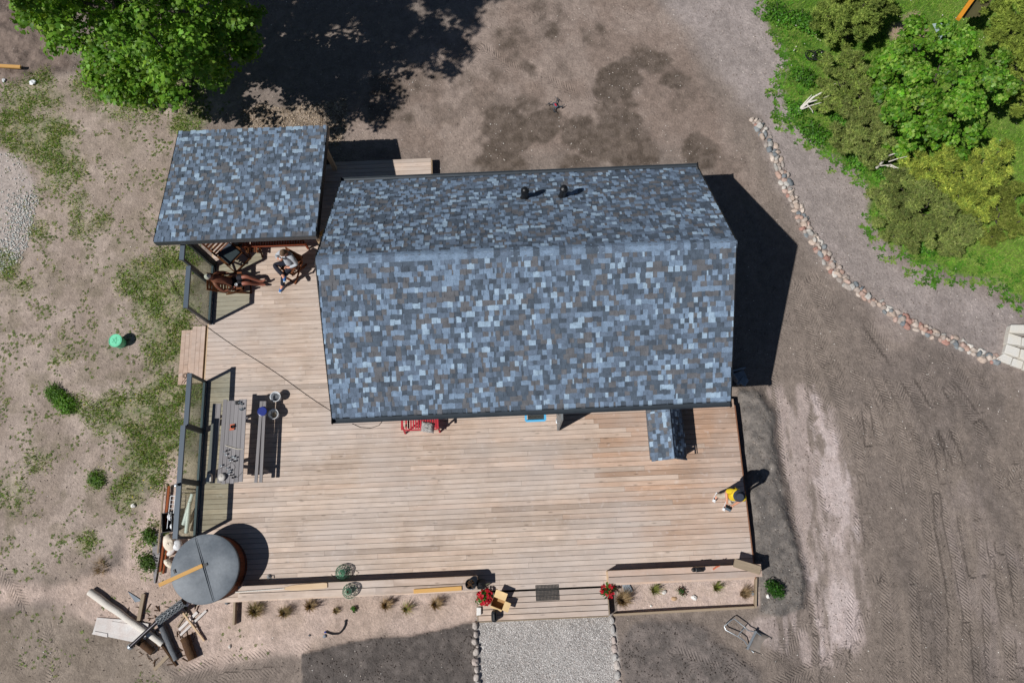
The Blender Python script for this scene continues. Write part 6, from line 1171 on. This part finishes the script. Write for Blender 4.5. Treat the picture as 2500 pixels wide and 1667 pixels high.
    if shoes:
        for s in 'LR':
            he, to = Q['he'+s][0], Q['to'+s][0]; d = (to-he).normalized(); x = d.cross(Vector((0,0,1))).normalized(); z = x.cross(d); R2 = Matrix((d, x, z)).transposed(); c = he.lerp(to, .5); sh_ = MB(); sh_.ell(c+Vector((0,0,.004)), ((to-he).length*.5+.045, .046, .040), 14, 8, R2); so = sh_.build('shoe', shoes[0], t, True); st_ = MB(); st_.box(c-z*.030, ((to-he).length+.09, .085, .018), R2); st_.build('sole', shoes[1], so, bevel=.008)
            if len(shoes) > 2: st_ = MB(); st_.box(c+d*.05+z*.022, (.05, .088, .035), R2); st_.build('strap', shoes[2], so, bevel=.01)
    return t
V3 = Vector
# standing child-sized figure in yellow with a controller
FR, FL = P(1749, 1209, D), P(1773, 1230, D); mid = (FR+FL)/2; fw = V3((-.5,-.86,0)).normalized(); rt = V3((fw.y,-fw.x,0))
pel = mid+V3((.04,.05,.84)); ch_ = pel+V3((.02,.02,.38))
J3 = dict(pelvis=pel, belly=pel+V3((.01,.01,.17)), chest=ch_, neckb=ch_+V3((0,0,.13)), neck=ch_+fw*.02+V3((0,0,.19)), hd=ch_+fw*.05+V3((0,0,.25)), head=ch_+fw*.07+V3((0,0,.315)),
  shR=ch_+rt*.185+V3((0,0,.08)), shL=ch_-rt*.185+V3((0,0,.08)), elR=ch_+rt*.215+fw*.03+V3((0,0,-.19)), elL=ch_-rt*.215+fw*.03+V3((0,0,-.19)), wrR=ch_+rt*.09+fw*.235+V3((0,0,-.22)), wrL=ch_-rt*.09+fw*.235+V3((0,0,-.22)), aimR=ch_+rt*.05+fw*.34+V3((0,0,-.2)), aimL=ch_-rt*.05+fw*.34+V3((0,0,-.2)),
  hipR=pel+rt*.09+V3((0,0,-.06)), hipL=pel-rt*.09+V3((0,0,-.06)), knR=FR.lerp(pel+rt*.09, .52)+fw*.03, knL=FL.lerp(pel-rt*.09, .52)+fw*.03, anR=FR+V3((0,0,.09)), anL=FL+V3((0,0,.09)), heR=FR-fw*.03+V3((0,0,.045)), heL=FL-fw*.03+V3((0,0,.045)), toR=FR+fw*.15+V3((0,0,.04)), toL=FL+fw*.15+V3((0,0,.04)))
YEL = mat('yellow_cotton', S(244,210,44), .9, .1, 9, 60, .2); BEIGE = mat('beige_cotton', S(206,194,176), .9, .1, 9, 60, .2); HAT = mat('dark_blue_grey_felt', S(58,64,76), .95, .1, 20, 90, .2)
p3 = person('person in yellow T-shirt, beige trousers and dark hat holding a controller at the deck edge', mid, J3, fw*.85+V3((0,0,-.5)), (0,0,1), SKIN, (YEL, False), (BEIGE, True), (WHITE, WHITE, BLACKP), mat('brown_hair', S(70,50,38), .8))
hc = J3['head']; hb = thing('bucket_hat', 'dark blue-grey bucket hat on the person in yellow', 'hat', hc+V3((0,0,.03))); Rh = Matrix.Rotation(-.25, 3, rt); MB().lathe(hc+V3((0,0,.02)), [(.10,-.02),(.104,.02),(.097,.085),(.085,.115),(.03,.125),(.002,.126)], 22, Rh).build('crown', HAT, hb, 50); MB().lathe(hc+V3((0,0,.02)), [(.10,.012),(.140,-.03),(.146,-.04),(.141,-.042),(.098,-.004)], 24, Rh).build('brim', HAT, hb, True)
cc_ = (J3['wrR']+J3['wrL'])/2+fw*.11+V3((0,0,.012)); ang = math.atan2(rt.y, rt.x); ctl = thing('controller', 'black remote controller with a phone held by the person in yellow', 'controller', cc_); MB().box(cc_, (.17,.09,.035), ang).build('grip', BLACKP, ctl, bevel=.012); MB().box(cc_+fw*.06+V3((0,0,.03)), (.15,.012,.075), Matrix.Rotation(ang, 3, 'Z') @ Matrix.Rotation(.7, 3, 'X')).build('phone', GREYM, ctl, bevel=.004)
for s in (-1, 1): MB().tube([cc_+rt*s*.05+V3((0,0,.017)), cc_+rt*s*.05+V3((0,0,.034))], .006, 6).build('stick', BLACKM, ctl)

# folding wooden chairs
def chair(label, c, yaw, group, w_=.52, dp=.5, seat=.36, back=.62, rec=.55, cushion=False):
    """wooden deck chair facing local +y"""
    t = thing('deck_chair', label, 'chair', c, group); R = Matrix.Rotation(yaw, 3, 'Z'); G = lambda x, y, z: c+R @ V3((x, y, z))
    for s in (-1, 1):
        x = s*w_/2
        plank(G(x, dp/2+.12, .0), G(x, -dp/2+.02, seat), .032, .05, BROWNW, t, 'leg', up=R @ V3((0,0,1))); plank(G(x-s*.036, -dp/2-.10, .0), G(x-s*.036, dp/2, seat-.01), .032, .05, BROWNW, t, 'leg', up=R @ V3((0,0,1)))
        plank(G(x, -dp/2, seat-.02), G(x, -dp/2-back*math.sin(rec), seat+back*math.cos(rec)), .032, .05, BROWNW, t, 'back_post', up=R @ V3((1,0,0)))
        plank(G(x, -dp/2-.13, seat+.20), G(x, dp/2, seat+.20), .05, .025, BROWNW, t, 'armrest'); plank(G(x, dp/2-.05, seat-.02), G(x, dp/2-.03, seat+.19), .035, .035, BROWNW, t, 'arm_post', up=R @ V3((1,0,0)))
    for k in range(7): y_ = -dp/2+.03+k*(dp-.05)/6; plank(G(-w_/2+.02, y_, seat+.004), G(w_/2-.02, y_, seat+.004), .052, .018, BROWNW, t, 'seat_slat')
    for k in range(7):
        f_ = .08+k*.145; plank(G(-w_/2+.018, -dp/2-back*f_*math.sin(rec), seat+back*f_*math.cos(rec)), G(w_/2-.018, -dp/2-back*f_*math.sin(rec), seat+back*f_*math.cos(rec)), .055, .016, BROWNW, t, 'back_slat', up=R @ V3((0, math.cos(rec), math.sin(rec))))
    plank(G(-w_/2, dp/2+.10, .03), G(w_/2, dp/2+.10, .03), .03, .04, BROWNW, t, 'stretcher')
    return t, G
# seated man in grey with a cup
hp = P(709, 645, D+.48); f1_ = V3((-.52,-.86,0)).normalized(); r1 = V3((f1_.y,-f1_.x,0)); yaw = math.atan2(f1_.y, f1_.x)-math.pi/2
cb = V3((hp.x, hp.y, D))-f1_*-.02; chair('folding wooden chair under the man in the grey sweater', cb, yaw, 'wooden deck chairs', w_=.46, dp=.44, seat=.40, rec=.25, back=.40)
foot = P(692, 700, D); hp.z = D+.50; c1 = hp-f1_*.09+V3((0,0,.42)); hd1 = P(704, 608, D+1.17); hd1 = hp.lerp(V3((hd1.x, hd1.y, hd1.z)), 1.0); hd1 = V3((c1.x+f1_.x*.04, c1.y+f1_.y*.04, D+1.24))
knL_ = hp+f1_*.42-r1*.06+V3((0,0,.05)); anL_ = V3((foot.x, foot.y, D+.09)); knR_ = hp+f1_*.27+r1*.34+V3((0,0,.10)); anR_ = knL_+V3((0,0,.12))+f1_*.0-r1*.05
J1 = dict(pelvis=hp, belly=hp-f1_*.04+V3((0,0,.18)), chest=c1, neckb=c1+V3((0,0,.13)), neck=c1+V3((0,0,.20)), hd=hd1-V3((0,0,.07)), head=hd1, shR=c1+r1*.185+V3((0,0,.08)), shL=c1-r1*.185+V3((0,0,.08)), elR=c1+r1*.30+f1_*.14+V3((0,0,-.06)), wrR=hd1+f1_*.20+r1*.07+V3((0,0,-.09)), aimR=hd1+f1_*.19-r1*.02+V3((0,0,-.03)), elL=c1-r1*.29+f1_*.05+V3((0,0,-.17)), wrL=hp+f1_*.15-r1*.10+V3((0,0,.16)), aimL=hp+f1_*.20+r1*.05+V3((0,0,.15)),
  hipR=hp+r1*.09, hipL=hp-r1*.09, knL=knL_, anL=anL_, heL=anL_+V3((0,0,-.04))-f1_*.03, toL=anL_+V3((0,0,-.05))+f1_*.16, knR=knR_, anR=anR_, heR=anR_-r1*.03+V3((0,0,-.03)), toR=anR_-r1*.10+f1_*.09+V3((0,0,.02)))
NAVY = mat('dark_navy_cloth', S(40,42,54), .9, .12, 9, 60, .2); GREYS = mat('light_grey_knit', S(178,182,188), .92, .10, 12, 70, .25); BLUSH = mat('blue_canvas', S(60,112,176), .7, .1, 9, 60, .1)
p1 = person('person in light grey sweater and dark trousers sipping from a cup, legs crossed', V3((hp.x, hp.y, D)), J1, f1_*.9+V3((0,0,-.25)), (0,0,1), SKIN, (GREYS, True), (NAVY, True), (BLUSH, WHITE), mat('cropped_brown_hair', S(104,82,66), .85, .15, 30, 90, .2))
q = hd1+f1_*.17+V3((0,0,-.06)); cp = thing('cup', 'white cup held at the mouth of the person in the grey sweater', 'cup', q); MB().lathe(q, [(.028,-.03),(.04,.03),(.045,.05),(.038,.05),(.034,.0),(.002,-.01)], 16, Matrix.Rotation(.6, 3, r1)).build('bowl', WHITE, cp, 40)
# reclining shirtless man
f2_ = V3((.995,.06,0)); r2 = V3((f2_.y,-f2_.x,0)); hp2 = P(572, 690, D+.36); hp2.z = D+.38
chair('low wooden lounge chair under the shirtless man', V3((hp2.x, hp2.y, D))-f2_*.0, math.atan2(f2_.y, f2_.x)-math.pi/2, 'wooden deck chairs', w_=.46, seat=.28, rec=.80, back=.56)
c2 = hp2-f2_*.33+V3((0,0,.30)); hd2 = c2-f2_*.15+V3((0,0,.30)); ft = P(630, 689, D)
J2 = dict(pelvis=hp2, belly=hp2-f2_*.14+V3((0,0,.13)), chest=c2, neckb=c2-f2_*.08+V3((0,0,.11)), neck=c2-f2_*.12+V3((0,0,.17)), hd=hd2-V3((0,0,.06)), head=hd2, shR=c2+r2*.19-f2_*.03+V3((0,0,.06)), shL=c2-r2*.19-f2_*.03+V3((0,0,.06)), elR=c2+r2*.30+f2_*.10+V3((0,0,-.15)), wrR=c2+r2*.22+f2_*.36+V3((0,0,-.16)), aimR=c2+r2*.16+f2_*.46+V3((0,0,-.13)), elL=c2-r2*.28+f2_*.10+V3((0,0,-.15)), wrL=c2-r2*.18+f2_*.33+V3((0,0,-.16)), aimL=c2-r2*.12+f2_*.43+V3((0,0,-.17)),
  hipR=hp2+r2*.09, hipL=hp2-r2*.09, knR=hp2+f2_*.39+r2*.10+V3((0,0,.12)), knL=hp2+f2_*.39-r2*.09+V3((0,0,.14)), anR=hp2+f2_*.70+r2*.05+V3((0,0,-.25)), anL=hp2+f2_*.72-r2*.0+V3((0,0,-.17)), heR=hp2+f2_*.71+r2*.05+V3((0,0,-.30)), heL=hp2+f2_*.74-r2*.0+V3((0,0,-.22)), toR=hp2+f2_*.83+r2*.09+V3((0,0,-.22)), toL=hp2+f2_*.85-r2*.05+V3((0,0,-.12)))
dz = D+.045-J2['heR'].z
p2 = person('shirtless white-haired person in dark shorts lying back in a lounge chair', V3((hp2.x, hp2.y, D)), J2, f2_*.9+V3((0,0,.15)), V3((-.2,0,1)), SKINT, None, (mat('black_shorts', S(38,38,44), .9, .12, 9, 60, .2), False), None, mat('white_hair', S(206,200,194), .85, .12, 30, 90, .2))
q = J2['aimR']+V3((.01,0,.03)); cp = thing('cup', 'white cup held in the lap of the shirtless person', 'cup', q); MB().lathe(q, [(.026,-.045),(.036,.02),(.04,.04),(.034,.04),(.03,.0),(.002,-.02)], 16).build('bowl', WHITE, cp, 40)
# empty lounge chair with dark cushion
ea = P(561, 621, D+.3); yw = math.radians(-140)-math.pi/2
ec, G = chair('empty wooden lounge chair with a dark grey seat cushion by the glass', V3((ea.x, ea.y, D)), math.radians(-42)-math.pi/2, 'wooden deck chairs', .56, .55, .36, .70, .62)
cu = MB(); R = Matrix.Rotation(math.radians(-42)-math.pi/2, 3, 'Z'); cu.box(G(0, .02, .40), (.46, .46, .06), R); solo('seat_cushion', 'flat dark grey cushion on the empty wooden lounge chair', 'cushion', cu, CUSH, bevel=.02)
# slatted bench under the canopy front
ba, bb = P(590, 604, D+.42), P(745, 594, D+.42); sb = thing('slatted_bench', 'long red-brown slatted bench under the canopy edge', 'bench', V3(((ba.x+bb.x)/2, ba.y+.25, D))); n = 24; yb0 = (ba.y+bb.y)/2
for k in range(n): xx = ba.x+.05+(bb.x-ba.x-.1)*k/(n-1); plank((xx, yb0+.03, D+.42), (xx, yb0+.50, D+.42), .046, .02, REDW, sb, 'seat_slat')
plank((ba.x, yb0, D+.40), (bb.x, yb0, D+.40), .04, .07, REDW, sb, 'front_rail'); plank((ba.x, yb0+.52, D+.40), (bb.x, yb0+.52, D+.40), .04, .07, REDW, sb, 'back_rail')
for k in range(n): xx = ba.x+.05+(bb.x-ba.x-.1)*k/(n-1); plank((xx, yb0+.55, D+.46), (xx, yb0+.65, D+.84), .05, .016, REDW, sb, 'back_slat', up=(0,-1,.2))
plank((ba.x, yb0+.665, D+.87), (bb.x, yb0+.665, D+.87), .035, .06, REDW, sb, 'top_rail')
for xx in (ba.x+.02, bb.x-.02):
    for y_ in (yb0+.03, yb0+.5): plank((xx, y_, D), (xx, y_, D+.37), .05, .05, REDW, sb, 'leg')
    plank((xx, yb0, D+.62), (xx, yb0+.60, D+.62), .06, .025, BROWNW, sb, 'armrest')
# little folded stool and black bag in the canopy shade
c = P(618, 607, D+.3); c.z = D; fs_ = thing('folding_stool', 'small folding wooden stool in front of the slatted bench', 'stool', c)
for k in range(5): plank(c+V3((-.16+k*.07, -.14, .36)), c+V3((-.16+k*.07, .12, .36)), .045, .016, BROWNW, fs_, 'seat_slat')
for s in (-1, 1): plank(c+V3((s*.17, -.16, 0)), c+V3((s*.17, .14, .35)), .03, .04, BROWNW, fs_, 'leg'); plank(c+V3((s*.14, .16, 0)), c+V3((s*.14, -.14, .35)), .03, .04, BROWNW, fs_, 'leg')
c = P(573, 592, D+.2); c.z = D; bg_ = thing('black_bag', 'black bag with a white print under the canopy edge', 'bag', c); MB().ell(c+V3((0,0,.18)), (.19,.14,.19), 14, 10, None, .05).build('bag_body', BLACKP, bg_, True); MB().tube([c+V3((-.06,-.08,.36)), c+V3((-.02,-.10,.37)), c+V3((.02,-.07,.375)), c+V3((-.02,-.03,.38)), c+V3((.04,-.02,.375))], .009, 6).build('white_print', WHITE, bg_, True)
print('built', len(bpy.data.objects))
